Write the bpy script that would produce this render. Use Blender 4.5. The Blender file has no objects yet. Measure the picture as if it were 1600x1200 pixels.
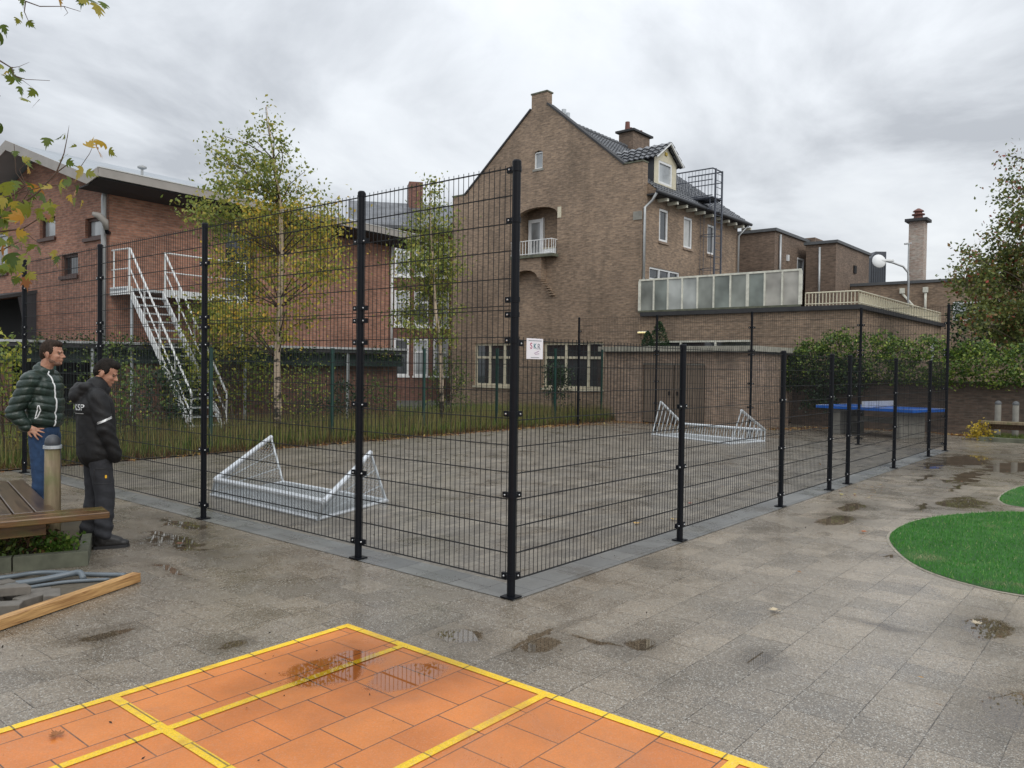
import bpy, bmesh, math, random
import numpy as np
from mathutils import Matrix, Vector
from mathutils.geometry import tessellate_polygon
PI=math.pi
rnd=random.Random(7)
SC=bpy.context.scene
COL=SC.collection
# ------------------------------------------------------------------ camera
cam_d=bpy.data.cameras.new('camera'); cam=bpy.data.objects.new('camera',cam_d); COL.objects.link(cam)
cam_d.sensor_width=36.0; cam_d.lens=36*1234.8/1600; cam_d.clip_start=0.05; cam_d.clip_end=3000
_p,_r=0.02204,0.01374
_f=Vector((0,math.cos(_p),-math.sin(_p))); _u0=Vector((0,math.sin(_p),math.cos(_p))); _r0=Vector((1,0,0))
_rt=_r0*math.cos(_r)+_u0*math.sin(_r); _up=_u0*math.cos(_r)-_r0*math.sin(_r)
_m=Matrix((( _rt.x,_up.x,-_f.x,0),(_rt.y,_up.y,-_f.y,0),(_rt.z,_up.z,-_f.z,1.709),(0,0,0,1)))
cam.matrix_world=_m; SC.camera=cam
# ------------------------------------------------------------------ view, world, sun
SC.view_settings.view_transform='Standard'; SC.view_settings.look='None'; SC.view_settings.gamma=1.0
SC.view_settings.exposure=0.28
SC.cycles.max_bounces=6; SC.cycles.transparent_max_bounces=24
W=bpy.data.worlds.new("World"); SC.world=W; W.use_nodes=True
nt=W.node_tree; nt.nodes.clear()
def N(nt,t,**k):
    n=nt.nodes.new(t)
    for a,b in k.items():
        if a=='inp':
            for i,v in b.items(): n.inputs[i].default_value=v
        else: setattr(n,a,b)
    return n
L=lambda nt,a,b: nt.links.new(a,b)
SUN_EL,SUN_ROT=math.radians(38),math.radians(150)
sky=N(nt,'ShaderNodeTexSky',sky_type='NISHITA',sun_disc=False); sky.sun_elevation=SUN_EL; sky.sun_rotation=SUN_ROT
sky.air_density=1.0; sky.dust_density=3.0
skm=N(nt,'ShaderNodeMixRGB',blend_type='MULTIPLY',inp={0:1.0,2:(0.10,0.10,0.10,1)})
L(nt,sky.outputs[0],skm.inputs[1])
tc=N(nt,'ShaderNodeTexCoord'); sep=N(nt,'ShaderNodeSeparateXYZ'); L(nt,tc.outputs['Generated'],sep.inputs[0])
# cloud layer seen on a flat ceiling: direction / (z+c)
den=N(nt,'ShaderNodeMath',operation='ADD',inp={1:0.16}); zc=N(nt,'ShaderNodeMath',operation='MAXIMUM',inp={1:0.0}); L(nt,sep.outputs[2],zc.inputs[0]); L(nt,zc.outputs[0],den.inputs[0])
dx=N(nt,'ShaderNodeMath',operation='DIVIDE'); dy=N(nt,'ShaderNodeMath',operation='DIVIDE')
L(nt,sep.outputs[0],dx.inputs[0]); L(nt,den.outputs[0],dx.inputs[1]); L(nt,sep.outputs[1],dy.inputs[0]); L(nt,den.outputs[0],dy.inputs[1])
cmb=N(nt,'ShaderNodeCombineXYZ'); L(nt,dx.outputs[0],cmb.inputs[0]); L(nt,dy.outputs[0],cmb.inputs[1])
n1=N(nt,'ShaderNodeTexNoise',inp={'Scale':0.85,'Detail':9.0,'Roughness':0.56,'Distortion':0.5}); L(nt,cmb.outputs[0],n1.inputs['Vector'])
n2=N(nt,'ShaderNodeTexNoise',inp={'Scale':0.33,'Detail':3.0,'Roughness':0.5}); L(nt,cmb.outputs[0],n2.inputs['Vector'])
mx=N(nt,'ShaderNodeMath',operation='MULTIPLY_ADD',inp={1:0.55}); L(nt,n1.outputs[0],mx.inputs[0])
m2=N(nt,'ShaderNodeMath',operation='MULTIPLY',inp={1:0.45}); L(nt,n2.outputs[0],m2.inputs[0]); L(nt,m2.outputs[0],mx.inputs[2])
cr=N(nt,'ShaderNodeValToRGB'); L(nt,mx.outputs[0],cr.inputs[0])
e=cr.color_ramp.elements; e[0].position=0.42; e[0].color=(0.36,0.38,0.41,1); e[1].position=0.585; e[1].color=(0.68,0.705,0.725,1)
x=cr.color_ramp.elements.new(0.50); x.color=(0.56,0.585,0.615,1)
# overcast sky is brighter towards the zenith
gz=N(nt,'ShaderNodeMath',operation='MULTIPLY_ADD',inp={1:1.25,2:0.94}); L(nt,zc.outputs[0],gz.inputs[0])
vm=N(nt,'ShaderNodeVectorMath',operation='SCALE'); L(nt,cr.outputs[0],vm.inputs[0]); L(nt,gz.outputs[0],vm.inputs['Scale'])
mix=N(nt,'ShaderNodeMixRGB',inp={0:0.94}); L(nt,skm.outputs[0],mix.inputs[1]); L(nt,vm.outputs[0],mix.inputs[2])
bg=N(nt,'ShaderNodeBackground',inp={1:1.0}); L(nt,mix.outputs[0],bg.inputs[0])
wo=N(nt,'ShaderNodeOutputWorld'); L(nt,bg.outputs[0],wo.inputs[0])
sd=bpy.data.lights.new('sun','SUN'); sd.energy=0.7; sd.angle=math.radians(25); sd.color=(1.0,0.96,0.9)
so=bpy.data.objects.new('sun',sd); COL.objects.link(so)
# sun_rotation r: sun direction (sin r, cos r) in world
_sd=Vector((math.sin(SUN_ROT)*math.cos(SUN_EL),math.cos(SUN_ROT)*math.cos(SUN_EL),math.sin(SUN_EL)))
so.rotation_euler=_sd.to_track_quat('Z','Y').to_euler()
# ------------------------------------------------------------------ frames
def frame(x,y,deg): return Matrix.Translation((x,y,0))@Matrix.Rotation(math.radians(deg),4,'Z')
FC=frame(0.0135,5.799,50.32)      # cage frame: x along the low fence, y along the tall one
FS=frame(-10.4,20.4,54.5)         # school frame: x along the long wall, y into the building
FW=Matrix.Identity(4)
FB=frame(-3.34,6.57,38)           # timber bench frame
# ------------------------------------------------------------------ mesh builder
class MB:
    def __init__(s): s.v=[]; s.f=[]
    def add(s,vs,fs):
        n=len(s.v); s.v+= [tuple(v) for v in vs]; s.f+=[tuple(i+n for i in f) for f in fs]; return s
    def box(s,x0,x1,y0,y1,z0,z1):
        return s.add([(x0,y0,z0),(x1,y0,z0),(x1,y1,z0),(x0,y1,z0),(x0,y0,z1),(x1,y0,z1),(x1,y1,z1),(x0,y1,z1)],
            [(0,3,2,1),(4,5,6,7),(0,1,5,4),(1,2,6,5),(2,3,7,6),(3,0,4,7)])
    def obox(s,c,sz,rot=None,bev=0):
        R=rot if rot is not None else Matrix.Identity(3); hx,hy,hz=[q/2 for q in sz]
        if bev<=0:
            p=[(-hx,-hy,-hz),(hx,-hy,-hz),(hx,hy,-hz),(-hx,hy,-hz),(-hx,-hy,hz),(hx,-hy,hz),(hx,hy,hz),(-hx,hy,hz)]
            return s.add([Vector(c)+R@Vector(q) for q in p],[(0,3,2,1),(4,5,6,7),(0,1,5,4),(1,2,6,5),(2,3,7,6),(3,0,4,7)])
        bm=bmesh.new(); bmesh.ops.create_cube(bm,size=1)
        for q in bm.verts: q.co=Vector((q.co.x*sz[0],q.co.y*sz[1],q.co.z*sz[2]))
        bmesh.ops.bevel(bm,geom=bm.edges[:],offset=bev,segments=2,affect='EDGES',profile=0.5)
        bm.verts.index_update()
        vs=[Vector(c)+R@q.co for q in bm.verts]; fs=[[q.index for q in f.verts] for f in bm.faces]; bm.free()
        return s.add(vs,fs)
    def rod(s,a,b,r,n=4,r2=None,cap=True):
        a=Vector(a); b=Vector(b); d=(b-a); 
        if d.length<1e-6: return s
        d.normalize(); up=Vector((0,0,1)) if abs(d.z)<.9 else Vector((1,0,0))
        x=d.cross(up).normalized(); y=d.cross(x); r2=r if r2 is None else r2
        vs=[];k0=PI/n
        for k in range(n): t=2*PI*k/n+k0; vs.append(a+(x*math.cos(t)+y*math.sin(t))*r)
        for k in range(n): t=2*PI*k/n+k0; vs.append(b+(x*math.cos(t)+y*math.sin(t))*r2)
        fs=[(k,(k+1)%n,n+(k+1)%n,n+k) for k in range(n)]
        if cap: fs+=[tuple(range(n-1,-1,-1)),tuple(range(n,2*n))]
        return s.add(vs,fs)
    def tube(s,pts,r,n=8):
        pts=[Vector(p) for p in pts]; m=len(pts); rs=r if isinstance(r,(list,tuple)) else [r]*m
        rings=[]; px=None
        for i,p in enumerate(pts):
            d=(pts[min(i+1,m-1)]-pts[max(i-1,0)]).normalized()
            if px is None:
                up=Vector((0,0,1)) if abs(d.z)<.9 else Vector((1,0,0)); px=d.cross(up).normalized()
            else: px=(px-d*px.dot(d)).normalized()
            py=d.cross(px)
            rings.append([p+(px*math.cos(2*PI*k/n)+py*math.sin(2*PI*k/n))*rs[i] for k in range(n)])
        vs=[v for rg in rings for v in rg]
        fs=[(i*n+k,i*n+(k+1)%n,(i+1)*n+(k+1)%n,(i+1)*n+k) for i in range(m-1) for k in range(n)]
        fs+=[tuple(range(n-1,-1,-1)),tuple((m-1)*n+k for k in range(n))]
        return s.add(vs,fs)
    def lathe(s,c,prof,n=24):
        c=Vector(c); vs=[c+Vector((r*math.cos(2*PI*k/n),r*math.sin(2*PI*k/n),z)) for r,z in prof for k in range(n)]
        m=len(prof); fs=[(i*n+k,i*n+(k+1)%n,(i+1)*n+(k+1)%n,(i+1)*n+k) for i in range(m-1) for k in range(n)]
        fs+=[tuple(range(n-1,-1,-1)),tuple((m-1)*n+k for k in range(n))]
        return s.add(vs,fs)
    def wall(s,plane,pos,outer,holes=(),depth=0.18,sgn=1):
        """flat wall in plane x=pos or y=pos, outline in (a,z), openings with reveals going inwards"""
        P=(lambda a,z,d=0:(pos+d*sgn,a,z)) if plane=='x' else (lambda a,z,d=0:(a,pos+d*sgn,z))
        loops=[[Vector((a,z,0)) for a,z in outer]]+[[Vector((a,z,0)) for a,z in h] for h in holes]
        flat=[q for l in loops for q in l]
        tr=tessellate_polygon(loops)
        s.add([P(q.x,q.y) for q in flat],tr)
        for h in holes:
            m=len(h); vs=[P(a,z) for a,z in h]+[P(a,z,depth) for a,z in h]
            s.add(vs,[(k,(k+1)%m,m+(k+1)%m,m+k) for k in range(m)])
        return s
    def ext(s,outline,axis,a0,a1):
        """prism: outline (p,q) pairs; axis 'x': pts (a,p,q); 'y': (p,a,q); 'z': (p,q,a)"""
        F={'x':lambda p,q,a:(a,p,q),'y':lambda p,q,a:(p,a,q),'z':lambda p,q,a:(p,q,a)}[axis]
        m=len(outline); vs=[F(p,q,a0) for p,q in outline]+[F(p,q,a1) for p,q in outline]
        n=len(s.v); s.v+=vs
        s.f+=[tuple(n+i for i in (k,(k+1)%m,m+(k+1)%m,m+k)) for k in range(m)]
        tr=tessellate_polygon([[Vector((p,q,0)) for p,q in outline]])
        s.f+=[tuple(n+i for i in t) for t in tr]+[tuple(n+m+i for i in t) for t in tr]
        return s
    def build(s,name,mat,parent=None,F=FC,smooth=False,uv=True):
        if parent is None: org=Vector((0,0,0))
        else: org=ORG[parent.name]
        me=bpy.data.meshes.new(name)
        me.from_pydata([(v[0]-org.x,v[1]-org.y,v[2]-org.z) for v in s.v],[],s.f); me.update()
        if uv: autouv(me)
        if smooth: me.polygons.foreach_set('use_smooth',[True]*len(me.polygons))
        for m_ in (mat if isinstance(mat,(list,tuple)) else [mat]): me.materials.append(m_)
        o=bpy.data.objects.new(name,me); COL.objects.link(o)
        if parent is not None: o.parent=parent; ORG[o.name]=org
        else: o.matrix_world=F; ORG[o.name]=org
        return o
ORG={}
def autouv(me):
    ul=me.uv_layers.new(name='UVMap'); n=len(me.loops)
    co=np.empty(len(me.vertices)*3); me.vertices.foreach_get('co',co); co=co.reshape(-1,3)
    vi=np.empty(n,dtype=np.int32); me.loops.foreach_get('vertex_index',vi)
    nm=np.empty(len(me.polygons)*3); me.polygons.foreach_get('normal',nm); nm=nm.reshape(-1,3)
    lt=np.empty(len(me.polygons),dtype=np.int32); me.polygons.foreach_get('loop_total',lt)
    nl=np.repeat(nm,lt,axis=0)
    nl=np.where((nl[:,2:3]<-1e-6)|((abs(nl[:,2:3])<=1e-6)&(nl[:,1:2]>0)),-nl,nl)
    t=np.stack([-nl[:,1],nl[:,0],np.zeros(len(nl))],1); ln=np.linalg.norm(t,axis=1,keepdims=True)
    flat=ln[:,0]<0.05; t=t/np.maximum(ln,1e-9); t[flat]=(1,0,0)
    b=np.cross(nl,t); b[flat]=(0,1,0)
    p=co[vi]; uv=np.stack([(p*t).sum(1),(p*b).sum(1)],1)
    ul.data.foreach_set('uv',uv.astype(np.float32).ravel())
def thing(name,label,cat,loc=(0,0,0),F=FC,group=None):
    o=bpy.data.objects.new(name,None); COL.objects.link(o); o.empty_display_size=0.2
    o.matrix_world=F@Matrix.Translation(loc); o['label']=label; o['category']=cat
    if group: o['group']=group
    ORG[o.name]=Vector(loc); return o
def tag(o,label,cat,group=None):
    o['label']=label; o['category']=cat
    if group: o['group']=group
    return o
def struct(o,kind='structure'): o['kind']=kind; return o
def recenter(o,loc,F=FC):
    """move a single-mesh thing's origin to its base"""
    l=Vector(loc); me=o.data
    me.transform(Matrix.Translation(-l)); o.matrix_world=F@Matrix.Translation(l); ORG[o.name]=l; return o
def copytree(o,parent=None):
    c=o.copy(); COL.objects.link(c)
    if parent is not None: c.parent=parent
    for ch in list(o.children): copytree(ch,c)
    return c
# ------------------------------------------------------------------ materials
def mat(name):
    m=bpy.data.materials.new(name); m.use_nodes=True; t=m.node_tree; b=t.nodes['Principled BSDF']; return m,t,b
def plain(name,col,rough=0.6,metal=0.0,var=0.12,scale=6.0,spec=0.5,bump=0.0):
    m,t,b=mat(name)
    tc=N(t,'ShaderNodeTexCoord'); n=N(t,'ShaderNodeTexNoise',inp={'Scale':scale,'Detail':6.0,'Roughness':0.6}); L(t,tc.outputs['Object'],n.inputs['Vector'])
    r=N(t,'ShaderNodeMapRange',inp={1:0.25,2:0.75,3:1-var,4:1+var}); L(t,n.outputs[0],r.inputs[0])
    v=N(t,'ShaderNodeVectorMath',operation='SCALE'); v.inputs[0].default_value=col; L(t,r.outputs[0],v.inputs['Scale'])
    L(t,v.outputs[0],b.inputs['Base Color'])
    b.inputs['Roughness'].default_value=rough; b.inputs['Metallic'].default_value=metal; b.inputs['Specular IOR Level'].default_value=spec
    if bump: 
        bp=N(t,'ShaderNodeBump',inp={'Strength':bump,'Distance':0.01}); L(t,n.outputs[0],bp.inputs['Height']); L(t,bp.outputs[0],b.inputs['Normal'])
    return m
def brickmat(name,c1,c2,mort,w=0.215,h=0.0655,dirt=(0.05,0.045,0.035),dirtamt=0.35,rough=0.75,big=0.35,m_=0.011,c3=None):
    m,t,b=mat(name)
    uv=N(t,'ShaderNodeUVMap'); mp=N(t,'ShaderNodeMapping'); L(t,uv.outputs[0],mp.inputs[0]); mp.inputs['Location'].default_value=(0.03,0.02,0)
    bk=N(t,'ShaderNodeTexBrick',inp={'Scale':1.0,'Mortar Size':m_*0.5,'Mortar Smooth':0.1,'Bias':0.0,'Brick Width':w,'Row Height':h})
    L(t,mp.outputs[0],bk.inputs['Vector'])
    bk.inputs['Color1'].default_value=(*c1,1); bk.inputs['Color2'].default_value=(*c2,1); bk.inputs['Mortar'].default_value=(*mort,1)
    # weathering in patches of many sizes
    n=N(t,'ShaderNodeTexNoise',inp={'Scale':big,'Detail':9.0,'Roughness':0.62}); L(t,uv.outputs[0],n.inputs['Vector'])
    r=N(t,'ShaderNodeMapRange',inp={1:0.3,2:0.7,3:0.72,4:1.28}); L(t,n.outputs[0],r.inputs[0])
    sc=N(t,'ShaderNodeVectorMath',operation='SCALE'); L(t,bk.outputs[0],sc.inputs[0]); L(t,r.outputs[0],sc.inputs['Scale'])
    # per-brick tone
    mp2=N(t,'ShaderNodeMapping'); mp2.inputs['Scale'].default_value=(1/w,1/h,1); L(t,mp.outputs[0],mp2.inputs[0])
    wn=N(t,'ShaderNodeTexNoise',inp={'Scale':1.1,'Detail':2.0}); L(t,mp2.outputs[0],wn.inputs['Vector'])
    r2=N(t,'ShaderNodeMapRange',inp={1:0.3,2:0.7,3:0.75,4:1.25}); L(t,wn.outputs[0],r2.inputs[0])
    sc2=N(t,'ShaderNodeVectorMath',operation='SCALE'); L(t,sc.outputs[0],sc2.inputs[0]); L(t,r2.outputs[0],sc2.inputs['Scale'])
    # streaks of damp and soot running down
    mp3=N(t,'ShaderNodeMapping'); mp3.inputs['Scale'].default_value=(1.3,0.16,1); L(t,uv.outputs[0],mp3.inputs[0])
    sn=N(t,'ShaderNodeTexNoise',inp={'Scale':1.0,'Detail':7.0,'Roughness':0.6}); L(t,mp3.outputs[0],sn.inputs['Vector'])
    r3=N(t,'ShaderNodeMapRange',inp={1:0.52,2:0.78,3:0.0,4:dirtamt}); L(t,sn.outputs[0],r3.inputs[0])
    mx=N(t,'ShaderNodeMixRGB',inp={2:(*dirt,1)}); L(t,r3.outputs[0],mx.inputs[0]); L(t,sc2.outputs[0],mx.inputs[1])
    L(t,mx.outputs[0],b.inputs['Base Color']); b.inputs['Roughness'].default_value=rough; b.inputs['Specular IOR Level'].default_value=0.3
    bp=N(t,'ShaderNodeBump',inp={'Strength':0.5,'Distance':0.006}); inv=N(t,'ShaderNodeMath',operation='SUBTRACT',inp={0:1.0}); L(t,bk.outputs['Fac'],inv.inputs[1])
    L(t,inv.outputs[0],bp.inputs['Height']); L(t,bp.outputs[0],b.inputs['Normal'])
    return m
PUDDLES=[(-1.72,-0.12,.33,.20),(-1.52,-0.50,.30,.17),(-0.84,-0.28,.13,.17),(-1.89,0.62,.10,.07),(-0.62,-0.78,.16,.10),(-0.22,-1.22,.14,.10),(0.05,-1.88,.12,.08),
 (0.27,-3.13,.34,.16),(1.62,-2.78,.33,.16),(7.33,-1.66,.62,.30),(4.85,-0.80,.42,.17),(5.9,-0.68,.40,.15),(13.1,-0.7,1.5,.5),(-0.74,3.62,.16,.7),
 (-0.3,4.3,.12,.6),(-2.32,1.38,.16,.08),(12.4,-1.5,1.3,.35),(0.2,3.2,.1,.3),(10.3,-1.2,1.2,.18),(3.4,-1.74,.1,.1),(11.6,-0.4,.8,.2),(8.9,-1.31,.7,.05),(9.6,-.70,.6,.05),(6.6,-1.31,.35,.04),(1.2,-2.24,.05,.18),(-.55,-.68,.28,.035),(-.35,-1.0,.04,.2),(2.3,-3.15,.3,.04),(-1.3,2.6,.05,.3)]
def paving(name,c1,c2,mort,w,h,x0,y0,m_=0.006,speck=0.5,puddles=True,rough=0.42,wetx=0.0,big=0.6,off=0.5,stain=(0.05,0.045,0.035),stainamt=0.5,bump=0.35,jit=0.0,jmin=0.7,painted_sheen=False):
    m,t,b=mat(name)
    tc=N(t,'ShaderNodeTexCoord'); mp=N(t,'ShaderNodeMapping'); mp.inputs['Location'].default_value=(-x0,-y0,0); L(t,tc.outputs['Object'],mp.inputs[0])
    V=mp.outputs[0]
    if jit:
        jn=N(t,'ShaderNodeTexNoise',inp={'Scale':1.4,'Detail':3.0}); L(t,tc.outputs['Object'],jn.inputs['Vector'])
        js=N(t,'ShaderNodeVectorMath',operation='MULTIPLY_ADD'); js.inputs[1].default_value=(jit,jit,0); L(t,jn.outputs['Color'],js.inputs[0]); L(t,V,js.inputs[2]); V=js.outputs[0]
    bk=N(t,'ShaderNodeTexBrick',offset=off,inp={'Scale':1.0,'Mortar Size':m_*0.5,'Mortar Smooth':0.25,'Bias':0.0,'Brick Width':w,'Row Height':h}); L(t,V,bk.inputs['Vector'])
    bk.inputs['Color1'].default_value=(*c1,1); bk.inputs['Color2'].default_value=(*c2,1); bk.inputs['Mortar'].default_value=(*[(a+b)/2 for a,b in zip(c1,c2)],1)
    jn2=N(t,'ShaderNodeTexNoise',inp={'Scale':2.3,'Detail':5.0,'Roughness':0.7}); L(t,tc.outputs['Object'],jn2.inputs['Vector'])
    jr=N(t,'ShaderNodeMapRange',inp={1:0.36,2:0.60,3:jmin,4:1.0}); L(t,jn2.outputs[0],jr.inputs[0]); jm=N(t,'ShaderNodeMath',operation='MULTIPLY'); L(t,bk.outputs['Fac'],jm.inputs[0]); L(t,jr.outputs[0],jm.inputs[1])
    jmx=N(t,'ShaderNodeMixRGB',inp={2:(*mort,1)}); L(t,jm.outputs[0],jmx.inputs[0]); L(t,bk.outputs[0],jmx.inputs[1])
    n=N(t,'ShaderNodeTexNoise',inp={'Scale':big,'Detail':8.0,'Roughness':0.6}); L(t,tc.outputs['Object'],n.inputs['Vector'])
    r=N(t,'ShaderNodeMapRange',inp={1:0.3,2:0.7,3:0.80,4:1.2}); L(t,n.outputs[0],r.inputs[0])
    if painted_sheen:
        # sky sheen painted into the albedo: paler to the right, darker by the benches
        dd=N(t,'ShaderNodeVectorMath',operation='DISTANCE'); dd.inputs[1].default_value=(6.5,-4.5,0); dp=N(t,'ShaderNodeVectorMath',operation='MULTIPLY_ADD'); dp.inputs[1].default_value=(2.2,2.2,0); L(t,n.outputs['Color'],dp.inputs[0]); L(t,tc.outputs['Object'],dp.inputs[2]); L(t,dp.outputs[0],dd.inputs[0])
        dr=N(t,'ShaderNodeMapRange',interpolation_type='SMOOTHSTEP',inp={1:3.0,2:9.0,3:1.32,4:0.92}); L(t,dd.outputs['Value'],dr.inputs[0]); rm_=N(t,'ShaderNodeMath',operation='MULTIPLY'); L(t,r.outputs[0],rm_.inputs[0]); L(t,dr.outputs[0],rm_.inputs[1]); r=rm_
    sc=N(t,'ShaderNodeVectorMath',operation='SCALE'); L(t,jmx.outputs[0],sc.inputs[0]); L(t,r.outputs[0],sc.inputs['Scale'])
    cur=sc.outputs[0]
    vo=N(t,'ShaderNodeTexVoronoi',inp={'Scale':175.0}); L(t,tc.outputs['Object'],vo.inputs['Vector'])
    if speck>0:
        # exposed aggregate: light and dark stone grains
        wv=N(t,'ShaderNodeSeparateColor'); L(t,vo.outputs['Color'],wv.inputs[0])
        rr=N(t,'ShaderNodeMapRange',inp={1:0.0,2:1.0,3:1-speck*0.55,4:1+speck*0.6}); L(t,wv.outputs[0],rr.inputs[0])
        s2=N(t,'ShaderNodeVectorMath',operation='SCALE'); L(t,cur,s2.inputs[0]); L(t,rr.outputs[0],s2.inputs['Scale'])
        gt=N(t,'ShaderNodeMath',operation='GREATER_THAN',inp={1:0.90}); L(t,wv.outputs[1],gt.inputs[0])
        gm=N(t,'ShaderNodeMath',operation='MULTIPLY',inp={1:0.75*min(1,speck*1.5)}); L(t,gt.outputs[0],gm.inputs[0])
        mw=N(t,'ShaderNodeMixRGB',inp={2:(0.50,0.48,0.43,1)}); L(t,gm.outputs[0],mw.inputs[0]); L(t,s2.outputs[0],mw.inputs[1]); cur=mw.outputs[0]
    sn=N(t,'ShaderNodeTexNoise',inp={'Scale':1.7,'Detail':9.0,'Roughness':0.68,'Distortion':0.5}); L(t,tc.outputs['Object'],sn.inputs['Vector'])
    sr=N(t,'ShaderNodeMapRange',inp={1:0.52,2:0.74,3:0.0,4:stainamt}); L(t,sn.outputs[0],sr.inputs[0])
    ms=N(t,'ShaderNodeMixRGB',inp={2:(*stain,1)}); L(t,sr.outputs[0],ms.inputs[0]); L(t,cur,ms.inputs[1]); cur=ms.outputs[0]
    wetn=N(t,'ShaderNodeMapRange',inp={1:0.35,2:0.65,3:rough+0.10,4:rough-0.16}); L(t,sn.outputs[0],wetn.inputs[0])
    rg=wetn.outputs[0]
    hm=N(t,'ShaderNodeMath',operation='SUBTRACT',inp={0:1.0}); L(t,bk.outputs['Fac'],hm.inputs[1])
    hh=N(t,'ShaderNodeMath',operation='MULTIPLY_ADD',inp={1:0.16}); L(t,vo.outputs['Distance'],hh.inputs[0]); L(t,hm.outputs[0],hh.inputs[2])
    bp=N(t,'ShaderNodeBump',inp={'Strength':bump,'Distance':0.004}); L(t,hh.outputs[0],bp.inputs['Height'])
    if puddles:
        # standing water: low spots in the paving, ragged outlines following the joints
        dn=N(t,'ShaderNodeTexNoise',inp={'Scale':3.6,'Detail':3.0,'Roughness':0.55}); L(t,tc.outputs['Object'],dn.inputs['Vector'])
        ds=N(t,'ShaderNodeVectorMath',operation='SUBTRACT'); ds.inputs[1].default_value=(0.5,0.5,0.5); L(t,dn.outputs['Color'],ds.inputs[0])
        acc=None
        for (pu,pv,ra,rb) in PUDDLES:
            d0=N(t,'ShaderNodeVectorMath',operation='SUBTRACT'); d0.inputs[1].default_value=(pu,pv,0); L(t,tc.outputs['Object'],d0.inputs[0])
            dj=N(t,'ShaderNodeVectorMath',operation='MULTIPLY_ADD'); k=0.55*max(ra,rb)+0.1; dj.inputs[1].default_value=(k*1.4,k,0); L(t,ds.outputs[0],dj.inputs[0]); L(t,d0.outputs[0],dj.inputs[2])
            dm=N(t,'ShaderNodeVectorMath',operation='MULTIPLY'); dm.inputs[1].default_value=(1/ra,1/rb,0); L(t,dj.outputs[0],dm.inputs[0])
            ln=N(t,'ShaderNodeVectorMath',operation='LENGTH'); L(t,dm.outputs[0],ln.inputs[0])
            if acc is None: acc=ln.outputs['Value']
            else:
                mn=N(t,'ShaderNodeMath',operation='MINIMUM'); L(t,acc,mn.inputs[0]); L(t,ln.outputs['Value'],mn.inputs[1]); acc=mn.outputs[0]
        # raised grains poke out near the rim
        ad=N(t,'ShaderNodeMath',operation='MULTIPLY_ADD',inp={1:0.30}); L(t,vo.outputs['Distance'],ad.inputs[0]); L(t,acc,ad.inputs[2])
        pm=N(t,'ShaderNodeMapRange',interpolation_type='SMOOTHSTEP',inp={1:0.92,2:1.08,3:1.0,4:0.0}); L(t,ad.outputs[0],pm.inputs[0])
        damp=N(t,'ShaderNodeMapRange',interpolation_type='SMOOTHSTEP',inp={1:0.9,2:2.8,3:0.7,4:0.0}); L(t,acc,damp.inputs[0])
        dmx=N(t,'ShaderNodeMixRGB',blend_type='MULTIPLY',inp={2:(0.55,0.53,0.50,1)}); L(t,damp.outputs[0],dmx.inputs[0]); L(t,cur,dmx.inputs[1])
        wm=N(t,'ShaderNodeMixRGB',blend_type='MULTIPLY',inp={2:(0.62,0.57,0.50,1)}); L(t,pm.outputs[0],wm.inputs[0]); L(t,dmx.outputs[0],wm.inputs[1]); cur=wm.outputs[0]
        rm=N(t,'ShaderNodeMixRGB',inp={2:(0.015,0.015,0.015,1)}); L(t,pm.outputs[0],rm.inputs[0]); L(t,rg,rm.inputs[1]); rg=rm.outputs[0]
        bs=N(t,'ShaderNodeMath',operation='SUBTRACT',inp={0:1.0}); L(t,pm.outputs[0],bs.inputs[1]); bb=N(t,'ShaderNodeMath',operation='MULTIPLY',inp={1:bump}); L(t,bs.outputs[0],bb.inputs[0]); L(t,bb.outputs[0],bp.inputs['Strength'])
    L(t,cur,b.inputs['Base Color']); L(t,rg,b.inputs['Roughness']); L(t,bp.outputs[0],b.inputs['Normal'])
    return m
def leafmat(name,stops,trans=0.35,rough=0.55):
    """one tone per leaf, picked from the stops [(pos,(r,g,b))]"""
    m,t,b=mat(name); g=N(t,'ShaderNodeNewGeometry'); cr=N(t,'ShaderNodeValToRGB'); cr.color_ramp.interpolation='LINEAR'
    el=cr.color_ramp.elements
    for i,(p,c) in enumerate(stops):
        x=el[i] if i<2 else el.new(p); x.position=p; x.color=(*c,1)
    L(t,g.outputs['Random Per Island'],cr.inputs[0]); L(t,cr.outputs[0],b.inputs['Base Color'])
    b.inputs['Roughness'].default_value=rough; b.inputs['Specular IOR Level'].default_value=0.4
    tr=N(t,'ShaderNodeBsdfTranslucent'); L(t,cr.outputs[0],tr.inputs[0]); ms=N(t,'ShaderNodeMixShader',inp={0:trans}); out=t.nodes['Material Output']
    L(t,b.outputs[0],ms.inputs[1]); L(t,tr.outputs[0],ms.inputs[2]); L(t,ms.outputs[0],out.inputs[0]); return m
def glassmat(name,col=(0.03,0.035,0.04),rough=0.03,spec=0.9):
    m,t,b=mat(name); tc=N(t,'ShaderNodeTexCoord'); n=N(t,'ShaderNodeTexNoise',inp={'Scale':0.9,'Detail':3.0}); L(t,tc.outputs['Object'],n.inputs['Vector'])
    r=N(t,'ShaderNodeMapRange',inp={1:0.3,2:0.7,3:0.5,4:1.6}); L(t,n.outputs[0],r.inputs[0]); v=N(t,'ShaderNodeVectorMath',operation='SCALE'); v.inputs[0].default_value=col; L(t,r.outputs[0],v.inputs['Scale']); L(t,v.outputs[0],b.inputs['Base Color'])
    b.inputs['Roughness'].default_value=rough; b.inputs['IOR'].default_value=1.6; b.inputs['Specular IOR Level'].default_value=spec; return m
M={}
M['house_brick']=brickmat('house_brick',(0.335,0.238,0.165),(0.225,0.162,0.117),(0.27,0.225,0.175),dirtamt=0.45)
M['school_brick']=brickmat('school_brick',(0.41,0.20,0.135),(0.28,0.14,0.10),(0.29,0.225,0.18),dirtamt=0.25,big=0.5)
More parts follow.
